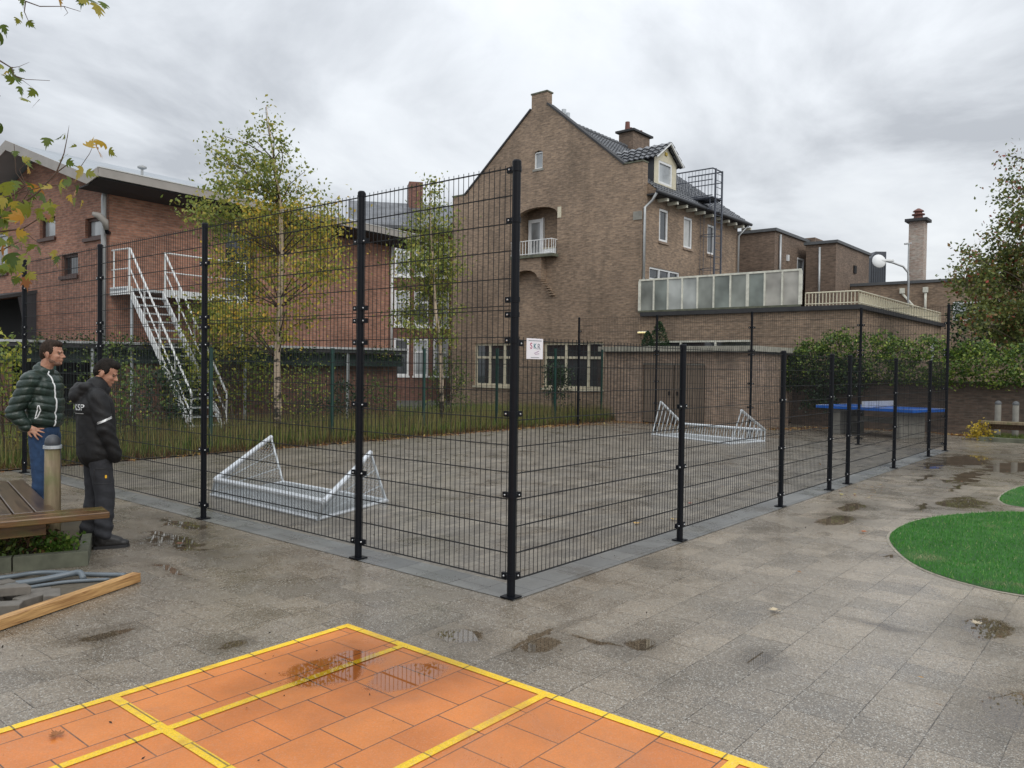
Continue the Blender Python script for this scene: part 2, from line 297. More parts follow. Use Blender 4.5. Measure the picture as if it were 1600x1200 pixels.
M['dark_brick']=brickmat('dark_brick',(0.22,0.155,0.115),(0.145,0.105,0.08),(0.17,0.14,0.11),dirtamt=0.5)
M['wall_brick']=brickmat('wall_brick',(0.15,0.105,0.08),(0.095,0.072,0.058),(0.12,0.105,0.085),dirtamt=0.55)
M['shed_brick']=brickmat('shed_brick',(0.36,0.26,0.19),(0.26,0.195,0.15),(0.27,0.235,0.20),dirtamt=0.35)
M['chim_brick']=brickmat('chim_brick',(0.36,0.26,0.21),(0.42,0.37,0.32),(0.34,0.31,0.27),dirtamt=0.3)
M['far_brick']=brickmat('far_brick',(0.22,0.10,0.075),(0.16,0.08,0.06),(0.16,0.12,0.10),dirtamt=0.3)
M['black_metal']=plain('black_powder_coat',(0.003,0.004,0.007),0.45,0.0,0.2,20,spec=0.22)
M['wire']=plain('black_wire',(0.010,0.011,0.013),0.5,spec=0.3)
M['bolt']=plain('zinc_bolt',(0.7,0.7,0.7),0.3,0.9)
M['green_metal']=plain('green_post_coat',(0.012,0.05,0.04),0.45)
M['green_wire']=plain('green_wire',(0.012,0.030,0.024),0.5)
M['galv']=plain('galvanised_steel',(0.66,0.69,0.72),0.32,0.35,0.12,9)
M['galv_dull']=plain('dull_galvanised_steel',(0.50,0.53,0.55),0.45,0.35,0.25,9)
M['white']=plain('white_paint',(0.78,0.79,0.79),0.45,0,0.06)
M['cream']=plain('cream_paint',(0.62,0.57,0.43),0.5,0,0.12)
M['old_white']=plain('flaking_white_paint',(0.66,0.65,0.56),0.6,0,0.3,5)
M['zinc']=plain('zinc_pipe',(0.42,0.43,0.43),0.45,0.5)
M['fascia']=plain('fascia_board',(0.34,0.315,0.29),0.6,0,0.15,2)
M['soffit']=plain('dark_soffit',(0.035,0.035,0.04),0.7)
M['roof_metal']=plain('roof_sheet',(0.34,0.37,0.40),0.5,0.0,0.15,1.2)
M['dark_edge']=plain('bitumen_edge',(0.035,0.035,0.037),0.7,0,0.3,3)
M['lead']=plain('lead_cap',(0.10,0.105,0.11),0.6,0,0.2)
M['concrete']=plain('concrete',(0.26,0.25,0.22),0.8,0,0.25,4,bump=0.3)
M['moss_concrete']=plain('mossy_concrete',(0.115,0.12,0.085),0.85,0,0.5,4,bump=0.4)
M['frame_brown']=plain('brown_frame',(0.075,0.035,0.025),0.5)
M['glass']=glassmat('window_glass'); M['glass_light']=glassmat('window_glass_blind',(0.32,0.34,0.35),0.12)
M['glass_milk']=glassmat('wired_glass',(0.17,0.185,0.17),0.22,0.6)
M['slate_dark']=plain('slate_cladding',(0.045,0.048,0.055),0.5)
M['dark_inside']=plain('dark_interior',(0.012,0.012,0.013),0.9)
M['black_plastic']=plain('black_plastic',(0.02,0.02,0.022),0.5)
M['pot']=plain('terracotta_pot',(0.16,0.065,0.05),0.7)
def tilemat():
    m,t,b=mat('grey_roof_tiles'); uv=N(t,'ShaderNodeUVMap')
    bk=N(t,'ShaderNodeTexBrick',offset=0.0,inp={'Scale':1.0,'Mortar Size':0.012,'Mortar Smooth':0.6,'Brick Width':0.22,'Row Height':0.30}); L(t,uv.outputs[0],bk.inputs['Vector'])
    bk.inputs['Color1'].default_value=(0.13,0.135,0.145,1); bk.inputs['Color2'].default_value=(0.075,0.08,0.088,1); bk.inputs['Mortar'].default_value=(0.02,0.02,0.022,1)
    n=N(t,'ShaderNodeTexNoise',inp={'Scale':1.5,'Detail':6.0}); L(t,uv.outputs[0],n.inputs['Vector']); r=N(t,'ShaderNodeMapRange',inp={1:0.3,2:0.7,3:0.7,4:1.4}); L(t,n.outputs[0],r.inputs[0])
    v=N(t,'ShaderNodeVectorMath',operation='SCALE'); L(t,bk.outputs[0],v.inputs[0]); L(t,r.outputs[0],v.inputs['Scale']); L(t,v.outputs[0],b.inputs['Base Color'])
    b.inputs['Roughness'].default_value=0.36
    return m
M['tiles']=tilemat()
def woodmat(name,c1,c2,rough=0.6,sc=(3,30,30),wet=0.0,green=0.0):
    m,t,b=mat(name); tc=N(t,'ShaderNodeTexCoord'); mp=N(t,'ShaderNodeMapping'); mp.inputs['Scale'].default_value=sc; L(t,tc.outputs['Object'],mp.inputs[0])
    n=N(t,'ShaderNodeTexNoise',inp={'Scale':1.0,'Detail':7.0,'Roughness':0.65,'Distortion':0.6}); L(t,mp.outputs[0],n.inputs['Vector'])
    cr=N(t,'ShaderNodeValToRGB'); e=cr.color_ramp.elements; e[0].position=0.32; e[0].color=(*c1,1); e[1].position=0.66; e[1].color=(*c2,1); L(t,n.outputs[0],cr.inputs[0])
    cur=cr.outputs[0]
    if green:
        n2=N(t,'ShaderNodeTexNoise',inp={'Scale':3.5,'Detail':5.0}); L(t,tc.outputs['Object'],n2.inputs['Vector']); r=N(t,'ShaderNodeMapRange',inp={1:0.48,2:0.66,3:0.0,4:green}); L(t,n2.outputs[0],r.inputs[0])
        mx=N(t,'ShaderNodeMixRGB',inp={2:(0.09,0.12,0.03,1)}); L(t,r.outputs[0],mx.inputs[0]); L(t,cur,mx.inputs[1]); cur=mx.outputs[0]
    L(t,cur,b.inputs['Base Color']); b.inputs['Roughness'].default_value=rough
    bp=N(t,'ShaderNodeBump',inp={'Strength':0.4,'Distance':0.004}); L(t,n.outputs[0],bp.inputs['Height']); L(t,bp.outputs[0],b.inputs['Normal'])
    return m
M['bench_wood']=woodmat('wet_bench_timber',(0.028,0.013,0.006),(0.20,0.105,0.04),0.26,(2.5,45,45),green=0.5)
M['bench_wood2']=woodmat('wet_bench_timber_across',(0.035,0.02,0.012),(0.13,0.085,0.05),0.28,(30,2.5,30))
M['post_wood']=woodmat('mossy_post_timber',(0.12,0.085,0.045),(0.27,0.21,0.13),0.7,(18,18,2.0),green=0.75)
M['beam_wood']=woodmat('new_pine_beam',(0.22,0.095,0.03),(0.66,0.40,0.16),0.5,(3.0,40,40))
M['door_wood']=woodmat('weathered_door_boards',(0.12,0.09,0.065),(0.22,0.17,0.13),0.7,(30,30,2.0))
# ================================================================== GROUND
def sheet(name,poly,z,mat,F=FC,kind='structure',skirt=None):
    mb=MB(); pts=[Vector((a,b,0)) for a,b in poly]; tr=tessellate_polygon([pts])
    mb.add([(a,b,z) for a,b in poly],tr)
    o=mb.build(name,mat,None,F); me=o.data
    if len(me.polygons) and me.polygons[0].normal.z<0: me.flip_normals()
    o['kind']=kind; return o
P_GREY=((0.238,0.198,0.150),(0.168,0.142,0.110),(0.045,0.034,0.023))
M['pave']=paving('wet_concrete_pavers',*P_GREY,0.31,0.31,-2.99,0.25,0.006,0.85,stainamt=0.5,rough=0.31,jit=0.012,jmin=0.30,painted_sheen=True)
M['court']=paving('court_pavers',(0.245,0.215,0.172),(0.145,0.128,0.107),(0.05,0.043,0.034),0.21,0.105,0.0,0.1,0.007,0.3,puddles=False,stainamt=0.45,rough=0.38,big=0.9,off=0.5)
M['band']=paving('smooth_edge_tiles',(0.195,0.195,0.185),(0.135,0.138,0.136),(0.03,0.03,0.03),0.31,0.31,0.1,0.0,0.008,0.12,puddles=False,stainamt=0.2,rough=0.34,bump=0.15)
M['orange']=paving('orange_painted_pavers',(0.66,0.225,0.055),(0.58,0.185,0.045),(0.085,0.055,0.04),0.31,0.31,-2.99,0.25,0.008,0.12,stain=(0.34,0.15,0.07),stainamt=0.35,rough=0.42,jit=0.004,bump=0.25,big=1.2)
M['yellow']=paving('yellow_line_paint',(0.90,0.60,0.022),(0.82,0.52,0.02),(0.14,0.10,0.04),0.31,0.31,-2.99,0.25,0.010,0.25,stain=(0.46,0.19,0.06),stainamt=0.9,rough=0.45,jit=0.004,bump=0.25)
soil=plain('garden_soil',(0.075,0.06,0.035),0.9,0,0.5,3,bump=0.6)
sheet('ground',[(-60,-90),(160,-90),(160,140),(-60,140)],-0.03,plain('far_ground',(0.10,0.10,0.085),0.9,0,0.3,0.3))
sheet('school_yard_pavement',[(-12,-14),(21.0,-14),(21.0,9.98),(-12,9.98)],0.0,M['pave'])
sheet('court_paving',[(0.28,0.28),(14.9,0.28),(14.9,9.95),(0.28,9.95)],0.004,M['court'])
sheet('edge_paving',[(-0.05,-0.06),(15.0,-0.06),(15.0,0.28),(0.28,0.28),(0.28,9.95),(-0.05,9.95)],0.004,M['band'])
sheet('garden_soil',[(-12,9.98),(21,9.98),(21,19.0),(-12,19.0)],0.02,soil)
sheet('orange_painted_paving',[(-7.5,-5.2),(-1.18,-5.2),(-1.18,0.41),(-7.5,0.41)],0.004,M['orange'])
def yline(a0,a1,b0,b1): return sheet('yellow_line',[(a0,b0),(a1,b0),(a1,b1),(a0,b1)],0.008,M['yellow'])
yline(-7.5,-1.18,0.358,0.41); yline(-1.235,-1.18,-5.2,0.358)
yline(-6.5,-1.235,-0.182,-0.135); yline(-2.72,-2.67,0.358,-0.135); yline(-2.72,-2.67,-0.182,-3.2); yline(-6.0,-1.235,-1.262,-1.215); yline(-6.0,-1.235,-2.31,-2.262)
# artificial lawns with curved edges
def curve_poly(pts,n=10):
    out=[];m=len(pts)
    for i in range(m):
        p0,p1,p2,p3=[Vector(pts[(i+k-1)%m]) for k in range(4)]
        for j in range(n):
            t=j/n; out.append(tuple(0.5*((2*p1)+(-p0+p2)*t+(2*p0-5*p1+4*p2-p3)*t*t+(-p0+3*p1-3*p2+p3)*t**3)))
    return out
LAWN1=curve_poly([(4.29,-1.52),(3.55,-1.80),(3.05,-2.12),(2.78,-2.52),(2.72,-2.95),(2.9,-4.2),(4.2,-5.2),(6.2,-4.4),(7.3,-3.1),(7.02,-2.35),(6.6,-1.98),(5.9,-1.62),(5.1,-1.47)])
LAWN2=curve_poly([(7.45,-2.30),(7.75,-2.03),(8.35,-1.95),(9.2,-1.98),(10.0,-2.2),(11.5,-3.4),(10.5,-5.2),(8.6,-4.6),(7.5,-3.2)])
def lawnmat():
    m,t,b=mat('artificial_turf'); tc=N(t,'ShaderNodeTexCoord'); n=N(t,'ShaderNodeTexNoise',inp={'Scale':1.6,'Detail':8.0,'Roughness':0.7}); L(t,tc.outputs['Object'],n.inputs['Vector'])
    cr=N(t,'ShaderNodeValToRGB'); e=cr.color_ramp.elements; e[0].position=0.3; e[0].color=(0.02,0.10,0.012,1); e[1].position=0.64; e[1].color=(0.055,0.20,0.03,1); x=cr.color_ramp.elements.new(0.74); x.color=(0.34,0.29,0.16,1)
    L(t,n.outputs[0],cr.inputs[0]); L(t,cr.outputs[0],b.inputs['Base Color']); b.inputs['Roughness'].default_value=0.8
    n2=N(t,'ShaderNodeTexNoise',inp={'Scale':220.0,'Detail':2.0}); L(t,tc.outputs['Object'],n2.inputs['Vector']); bp=N(t,'ShaderNodeBump',inp={'Strength':1.0,'Distance':0.02}); L(t,n2.outputs[0],bp.inputs['Height']); L(t,bp.outputs[0],b.inputs['Normal']); return m
M['lawn']=lawnmat()
def pip(x,y,poly):
    c=False; j=len(poly)-1
    for i in range(len(poly)):
        if (poly[i][1]>y)!=(poly[j][1]>y) and x<(poly[j][0]-poly[i][0])*(y-poly[i][1])/(poly[j][1]-poly[i][1])+poly[i][0]: c=not c
        j=i
    return c
def tris(name,P,A,B,C_,mat,parent=None,F=FC,quad=None):
    """N separate little faces from arrays of corner offsets"""
    n=len(P); k=4 if quad is not None else 3
    V=np.stack([P+A,P+B,P+C_]+([P+quad] if quad is not None else []),1).reshape(-1,3)
    if parent is not None: V=V-np.array(ORG[parent.name])
    me=bpy.data.meshes.new(name); me.vertices.add(n*k); me.vertices.foreach_set('co',V.astype(np.float32).ravel())
    me.loops.add(n*k); me.loops.foreach_set('vertex_index',np.arange(n*k,dtype=np.int32)); me.polygons.add(n)
    me.polygons.foreach_set('loop_start',np.arange(0,n*k,k,dtype=np.int32)); me.update(); me.validate()
    me.materials.append(mat); o=bpy.data.objects.new(name,me); COL.objects.link(o)
    if parent is not None: o.parent=parent; ORG[o.name]=ORG[parent.name]
    else: o.matrix_world=F; ORG[o.name]=Vector((0,0,0))
    return o
rs=np.random.RandomState(3)
def blades(name,P,h,w,mat,lean=0.35,parent=None,F=FC,kind='stuff'):
    n=len(P); a=rs.rand(n)*2*PI; H=h*(0.6+0.8*rs.rand(n)); ww=w*(0.6+0.8*rs.rand(n))
    A=np.stack([np.cos(a)*ww,np.sin(a)*ww,np.zeros(n)],1); l=lean*H; b=rs.rand(n)*2*PI
    T=np.stack([np.cos(b)*l*rs.rand(n),np.sin(b)*l*rs.rand(n),H],1)
    o=tris(name,P,A,-A,T,mat,parent,F)
    if kind: o['kind']=kind
    return o
M['turf_blade']=leafmat('turf_blades',[(0,(0.035,0.17,0.02)),(0.9,(0.09,0.32,0.045)),(0.93,(0.16,0.38,0.06)),(1.0,(0.45,0.42,0.24))],0.2)
def turfblade():
    m=M['turf_blade']; t=m.node_tree; cr=[q for q in t.nodes if q.type=='VALTORGB'][0]; b=t.nodes['Principled BSDF']; tc=N(t,'ShaderNodeTexCoord')
    n=N(t,'ShaderNodeTexNoise',inp={'Scale':1.3,'Detail':6.0,'Roughness':0.65}); L(t,tc.outputs['Object'],n.inputs['Vector']); r=N(t,'ShaderNodeMapRange',inp={1:0.60,2:0.72,3:0.0,4:0.8}); L(t,n.outputs[0],r.inputs[0])
    d=N(t,'ShaderNodeVectorMath',operation='DISTANCE'); d.inputs[1].default_value=(3.52,-2.03,0); L(t,tc.outputs['Object'],d.inputs[0]); r2=N(t,'ShaderNodeMapRange',inp={1:0.05,2:0.22,3:0.8,4:0.0}); L(t,d.outputs['Value'],r2.inputs[0])
    mxx=N(t,'ShaderNodeMath',operation='MAXIMUM'); L(t,r.outputs[0],mxx.inputs[0]); L(t,r2.outputs[0],mxx.inputs[1])
    mx=N(t,'ShaderNodeMixRGB',inp={2:(0.42,0.38,0.24,1)}); L(t,mxx.outputs[0],mx.inputs[0]); L(t,cr.outputs[0],mx.inputs[1])
    for l in list(cr.outputs[0].links):
        if l.to_node.name!=mx.name: L(t,mx.outputs[0],l.to_socket)
turfblade()
M['grass']=leafmat('rough_grass',[(0,(0.08,0.14,0.03)),(0.6,(0.15,0.22,0.05)),(0.88,(0.24,0.26,0.08)),(1.0,(0.30,0.24,0.11))],0.3)
SANDM=plain('sandy_joint',(0.30,0.27,0.21),0.8,0,0.4,25)
for poly in (LAWN1,LAWN2):
    cxp=sum(p[0] for p in poly)/len(poly); cyp=sum(p[1] for p in poly)/len(poly)
    sheet('sandy_turf_edge',[(cxp+(x-cxp)*1.018,cyp+(y-cyp)*1.022) for x,y in poly],0.0035,SANDM)
    sheet('artificial_lawn',poly,0.007,M['lawn'])
def inpoly(poly,n):
    xs=[p[0] for p in poly]; ys=[p[1] for p in poly]; out=[]
    while len(out)<n:
        x=rnd.uniform(min(xs),max(xs)); y=rnd.uniform(min(ys),max(ys))
        if pip(x,y,poly): out.append((x,y,0.007))
    return out
pts=inpoly(LAWN1,42000)+inpoly(LAWN2,16000)
blades('turf_grass',np.array(pts),0.022,0.0028,M['turf_blade'],0.8)
# rough grass and weeds in the garden strip beyond the cage
n=26000; g=np.stack([rs.rand(n)*24-4.5,10.1+np.abs(rs.rand(n))**1.5*7.5,np.full(n,0.02)],1)
blades('garden_grass',g,0.30,0.009,M['grass'],0.5)
M['stalk']=leafmat('dry_stalks',[(0,(0.13,0.09,0.035)),(0.5,(0.24,0.20,0.08)),(1.0,(0.30,0.28,0.10))],0.25)
n=8500; g=np.stack([rs.rand(n)*21-3.5,10.15+np.abs(rs.rand(n))**1.7*3.2,np.full(n,0.02)],1)
blades('dry_stalks',g,0.52,0.008,M['stalk'],0.25)
n=4500; g=np.stack([rs.rand(n)*22-3.5,10.02+rs.rand(n)*0.22,np.full(n,0.02)],1)
M['dry_weed']=leafmat('dry_weeds',[(0,(0.08,0.04,0.02)),(0.5,(0.15,0.09,0.035)),(1.0,(0.22,0.18,0.07))],0.25)
blades('dry_weeds',g,0.13,0.008,M['dry_weed'],0.8)
# ---- fallen leaves: litter along the foot of the fence, shed and far wall
M['litter']=leafmat('fallen_leaf_tones',[(0,(0.16,0.05,0.02)),(0.45,(0.24,0.10,0.035)),(0.75,(0.42,0.24,0.07)),(1.0,(0.62,0.48,0.18))],0.1)
def leafquads(name,P,size,mat,parent=None,F=FC,flat=0.0,kind=None,asp=0.62):
    n=len(P); S=size*(0.65+0.7*rs.rand(n))
    d=rs.randn(n,3); d/=np.linalg.norm(d,axis=1,keepdims=True)
    if flat: d=d*np.array([1,1,1-flat])+0; d/=np.linalg.norm(d,axis=1,keepdims=True)
    q=rs.randn(n,3); q[:,2]*=(1-flat); e_=np.cross(d,q); e_/=np.maximum(np.linalg.norm(e_,axis=1,keepdims=True),1e-6)
    if flat: e_[:,2]*=(1-flat)
    a=d*S[:,None]; b=e_*S[:,None]*asp
    o=tris(name,P,a*0.5,b*0.5+a*0.08,-a*0.5,mat,parent,F,quad=-b*0.5+a*0.08)
    if kind: o['kind']=kind
    return o
def litter(name,segs,n,size):
    P=[]
    for _ in range(n):
        a,b,w=segs[rnd.randrange(len(segs))]; t=rnd.random(); k=rnd.gauss(0,w)
        P.append((a[0]+(b[0]-a[0])*t+rnd.gauss(0,w*0.4),a[1]+(b[1]-a[1])*t+k,0.012+rnd.random()*0.02))
    return leafquads(name,np.array(P),size,M['litter'],flat=0.85,kind='stuff')
litter('leaf_litter',[((-3,9.95),(14.6,9.9),0.10),((4,9.93),(15,9.85),0.13),((13,10.0),(17.2,9.4),0.30),((16.9,9.8),(17.2,6.3),0.16)],2600,0.075)
litter('leaf_litter',[((17.6,5.0),(19.9,4.0),0.22),((20.0,3.6),(20.1,-0.6),0.12),((19.7,0.9),(19.8,-0.4),0.16)],1500,0.085)
# ================================================================== MESH PANEL FENCES
def panel_mb(mb,axis,pos,a0,a1,z0,z1,rows,pitch=0.0525,rv=0.0027,rh=0.0038,spike=0.026):
    A=(lambda a,z,d=0:(pos+d,a,z)) if axis=='x' else (lambda a,z,d=0:(a,pos+d,z))
    n=max(1,round((a1-a0)/pitch))
    for k in range(n+1):
        a=a0+(a1-a0)*k/n; mb.rod(A(a,z0),A(a,z1+spike),rv,4,cap=False)
    for r in range(rows+1):
        z=z0+(z1-z0)*r/rows
        for d in (-0.0065,0.0065): mb.rod(A(a0-0.012,z,d),A(a1+0.012,z,d),rh,4,cap=False)
def post(par,x,y,h,clampz,adir,mats,r=0.031,sides=(-1,1),plate=True,names=('fence_post','base_plate','clamp','bolt')):
    """adir: 'x' or 'y' directions in which panels leave the post [(dx,dy)]"""
    m=MB(); m.lathe((x,y,0),[(r,0.0),(r,h-0.05),(r*1.08,h-0.05),(r*1.10,h-0.012),(r*0.8,h)],16)
    p=m.build(names[0],mats[0],par,smooth=False)
    if plate:
        MB().obox((x,y,0.012),(0.115,0.115,0.010)).build('base_plate',mats[0],p)
    for z in clampz:
        c=MB(); c.lathe((x,y,z-0.018),[(r*1.16,0),(r*1.16,0.036)],16); nb=None
        for dx,dy in adir:
            cx,cy=x+dx*(r+0.026),y+dy*(r+0.026)
            c.obox((cx,cy,z),(0.058 if dx else 0.026,0.058 if dy else 0.026,0.042))
        nb=len(c.f)
        for dx,dy in adir:
            cx,cy=x+dx*(r+0.026),y+dy*(r+0.026)
            ox,oy=(-0.018,0) if dy else (0,-0.018)
            c.lathe((cx+ox,cy+oy,z-0.006),[(0.006,0),(0.008,0.006),(0.004,0.012)],8)
        co=c.build('clamp',[mats[0],M['bolt']],p)
        for i,f in enumerate(co.data.polygons):
            if i>=nb: f.material_index=1
    return p
MT=(M['black_metal'],)
HT,HL=3.217,1.955
# tall side towards the benches (x=0), v from 0 to 9.57
f1=thing('ball_court_fence','tall black mesh fence in the foreground, from the front corner post to behind the men','fence',(0,0,0),FC,'black mesh fences round the ball court')
vL=[0,1.748,4.364,6.962,9.568]
zc1=[0.16,0.76,1.36,1.91,2.09,2.20,2.80,3.15]
for i,v in enumerate(vL):
    dirs=[]
    if i>0: dirs.append((0,-1))
    if i<4: dirs.append((0,1))
    if i==0: dirs=[(0,1),(1,0)]
    pc=post(f1,0,v,HT,[0.16,0.76,1.36,1.90] +([2.09,2.20,2.78] if i else [2.09,2.20,2.78,3.15]),dirs if i else [(0,1)],MT)
    if i==0:
        for z in (0.16,0.76,1.36,1.88):
            c=MB(); c.obox((0.057,0,z),(0.058,0.026,0.042)); nb=len(c.f); c.lathe((0.057,-0.018,z-0.006),[(0.006,0),(0.008,0.006),(0.004,0.012)],8); co=c.build('clamp',[M['black_metal'],M['bolt']],pc)
            for k,f in enumerate(co.data.polygons):
                if k>=nb: f.material_index=1
for i in range(4):
    m=MB(); a0,a1=vL[i]+0.055,vL[i+1]-0.055
    panel_mb(m,'x',0.0,a0,a1,0.13,2.125,10); m.build('mesh_panel',M['wire'],f1)
    m=MB(); panel_mb(m,'x',0.0,a0,a1,2.155,3.165,5); m.build('mesh_panel',M['wire'],f1)
# low side (y=0)
f2=thing('ball_court_fence','low black mesh fence running from the front corner post back towards the blue table','fence',(2.621,0,0),FC,'black mesh fences round the ball court')
uR=[0,2.621,5.272,7.124,7.955,10.583,13.212,14.784]
for i,u in enumerate(uR[1:-1]):
    post(f2,u,0,HL,[0.16,0.74,1.34],[(-1,0),(1,0)],MT)
for i in range(7):
    m=MB(); panel_mb(m,'y',0.0,uR[i]+0.055,uR[i+1]-0.055,0.13,1.905,9); m.build('mesh_panel',M['wire'],f2)
# clamps of the front corner post for the low fence belong to the tall fence's corner post
# far tall side (x=14.784)
f3=thing('ball_court_fence','tall black mesh fence across the far end of the court, before the brick shed','fence',(14.784,0,0),FC,'black mesh fences round the ball court')
vB=[0,1.805,4.43,7.135,9.737]
for i,v in enumerate(vB):
    dirs=[(0,-1)]*(i>0)+[(0,1)]*(i<4)
    post(f3,14.784,v,3.19,[0.16,0.76,1.36,2.09,2.20,2.78],dirs,MT)
for i in range(4):
    m=MB(); a0,a1=vB[i]+0.055,vB[i+1]-0.055
    panel_mb(m,'x',14.784,a0,a1,0.13,2.125,10); m.build('mesh_panel',M['wire'],f3)
    m=MB(); panel_mb(m,'x',14.784,a0,a1,2.155,3.14,5); m.build('mesh_panel',M['wire'],f3)
# older green fence along the garden
f4=thing('garden_fence','old dark green mesh fence with square posts between ball court and birch garden','fence',(-3,10.3,0),FC)
gu=[-4.9,-2.1,0.67,3.43,6.27,9.02,11.75,14.39,16.9]; gz=[1.95,1.95,1.96,1.98,2.04,2.11,2.18,2.25,2.28]
for u,z in zip(gu,gz):
    m=MB(); m.obox((u,10.3,z/2),(0.06,0.06,z),bev=0.006); m.obox((u,10.3,z+0.006),(0.07,0.07,0.014)); m.build('fence_post',M['green_metal'],f4)
for i in range(8):
    m=MB(); panel_mb(m,'y',10.3,gu[i]+0.04,gu[i+1]-0.04,0.08,gz[i]-0.04,9,0.055); m.build('mesh_panel',M['green_wire'],f4)
# ---- sign on the front corner
sg=thing('sign_board','small white square sign with coloured initials beside the tall corner post','sign',(0.225,-0.016,1.77),FC)
MB().obox((0.225,-0.014,1.845),(0.2,0.004,0.155),bev=0.0015).build('board',plain('sign_white',(0.80,0.78,0.82),0.35,0,0.03),sg)
def text(body,size,loc,rot,mat,parent,name,sx=1.0,ext=0.0006,shear=0.0,align='CENTER',F=FC):
    c=bpy.data.curves.new(name,'FONT'); c.body=body; c.size=size; c.extrude=ext; c.align_x=align; c.align_y='CENTER'; c.shear=shear
    o=bpy.data.objects.new(name,c); COL.objects.link(o); bpy.context.view_layer.update()
    dg=bpy.context.evaluated_depsgraph_get(); me=bpy.data.meshes.new_from_object(o.evaluated_get(dg)); bpy.data.objects.remove(o)
    me.transform(Matrix.Translation(Vector(loc)-(ORG[parent.name] if parent else Vector((0,0,0))))@rot@Matrix.Diagonal((sx,1,1,1)))
    me.materials.clear(); me.materials.append(mat)
    p=bpy.data.objects.new(name,me); COL.objects.link(p)
    if parent: p.parent=parent; ORG[p.name]=ORG[parent.name]
    else: p.matrix_world=F; ORG[p.name]=Vector((0,0,0))
    return p
Rf=Matrix.Rotation(PI/2,4,'X')          # text standing in a plane facing -y
mg=plain('sign_magenta',(0.42,0.02,0.12),0.5); tl=plain('sign_teal',(0.02,0.18,0.22),0.5); gy=plain('sign_grey',(0.22,0.24,0.28),0.5); lg=plain('sign_pale_lilac',(0.45,0.33,0.45),0.5)
y_=-0.0172
text('S',0.064,(0.178,y_,1.865),Rf,mg,sg,'letter',1.0); text('K',0.060,(0.225,y_,1.863),Rf,tl,sg,'letter',1.0); text('R',0.064,(0.272,y_,1.860),Rf,gy,sg,'letter',1.0)
MB().obox((0.245,y_,1.820),(0.06,0.001,0.006),Matrix.Rotation(-0.3,3,'Y')).build('pale_flourish',lg,sg); MB().obox((0.252,y_,1.807),(0.05,0.001,0.005),Matrix.Rotation(-0.1,3,'Y')).build('pale_flourish',lg,sg)
MB().obox((0.225,y_,1.906),(0.16,0.001,0.005)).build('printed_rule',gy,sg); MB().obox((0.225,y_,1.780),(0.10,0.001,0.004)).build('printed_rule',gy,sg)
# ================================================================== GOALS
def diamond(mb,P00,P10,P11,P01,nx,r=0.0028,clip=None):
    """expanded-mesh net between four corners: two families of diagonal wires; a corner pair may coincide"""
    P=[Vector(p) for p in (P00,P10,P11,P01)]
    S=lambda u,v:(P[0]*(1-u)+P[1]*u)*(1-v)+(P[3]*(1-u)+P[2]*u)*v
    W_=max((P[1]-P[0]).length,(P[2]-P[3]).length); H_=max((P[3]-P[0]).length,(P[2]-P[1]).length,1e-3)
    st=W_/nx; k=H_/W_*1.0
    for s in (-1,1):
        i=-int(k*nx*1.6)-1
        while i<nx*(1+k*1.6)+1:
            u0=i/nx; # line u = u0 + s*slope*v
            sl=s*k*1.55
            vs=[0.0,1.0]
            if sl!=0:
                for uu in (0.0,1.0):
                    v=(uu-u0)/sl
                    vs.append(v)
            lo,hi=0.0,1.0
            va,vb=sorted(((0-u0)/sl,(1-u0)/sl)); lo=max(lo,va); hi=min(hi,vb)
            if hi-lo>0.01: mb.rod(S(u0+sl*lo,lo),S(u0+sl*hi,hi),r,3,cap=False)
            i+=1
def goal(A,A2,D,D2,B,B2,C,C2,label,kind,grp):
    t=thing('football_goal',label,'goal',(A[0],A[1],0),FC,grp)
    MB().rod(B,B2,0.034,10).build('crossbar',M['galv'],t)
    for b,c in ((B,C),(B2,C2)): MB().rod(b,c,0.032,10).build('goal_post',M['galv'],t)
    f=MB(); f.tube([(q[0],q[1],q[2]+0.024) for q in (A,A2,D2,D,A)],0.024,8); f.build('back_frame',M['galv'],t)
    for a,b in ((A,B),(A2,B2),(D,C),(D2,C2)): MB().rod(a,b,0.017,6).build('side_strut',M['galv_dull'],t)
    z=lambda p:(p[0],p[1],max(p[2],0.03))
    def part(fn,nm='net_panel'):
        m=MB(); fn(m); m.build(nm,M['galv_dull'],t)
    if kind=='mesh':
        part(lambda m:diamond(m,z(A),z(A2),z(B2),z(B),44)); part(lambda m:diamond(m,z(A),z(A2),z(D2),z(D),40))
        for a,b,c,d in ((A,B,C,D),(A2,B2,C2,D2)):
            part(lambda m:diamond(m,z(a),z(d),z(c),z(b),22))
            for k in (0.33,0.66): part(lambda m:m.rod(Vector(b).lerp(Vector(a),k),Vector(c).lerp(Vector(d),k),0.008,5),'side_brace')
    else:
        n=30; up=Vector((0,0,.02))
        part(lambda m:[m.rod(Vector(A).lerp(Vector(A2),k/n),Vector(B).lerp(Vector(B2),k/n),0.009,5) for k in range(1,n)],'bar_panel')
        part(lambda m:[m.rod(Vector(A).lerp(Vector(A2),k/n)+up,Vector(D).lerp(Vector(D2),k/n)+up,0.006,4) for k in range(1,n)],'bar_panel')
        for a,d,c,b in ((A,D,C,B),(A2,D2,C2,B2)):
            part(lambda m:[m.rod(Vector(a).lerp(Vector(d),k/7),Vector(b).lerp(Vector(c),k/7),0.013,5) for k in range(1,7)],'bar_panel')
    return t
gg='steel goals tipped on their backs'
goal((0.78,3.38,0),(0.84,5.68,0),(2.08,3.74,0),(2.07,5.92,0),(0.78,3.28,.225),(0.80,5.52,.235),(1.93,3.88,.62),(2.10,6.28,.64),
     'galvanised goal with diamond mesh lying on its back, nearest the front fence','mesh',gg)
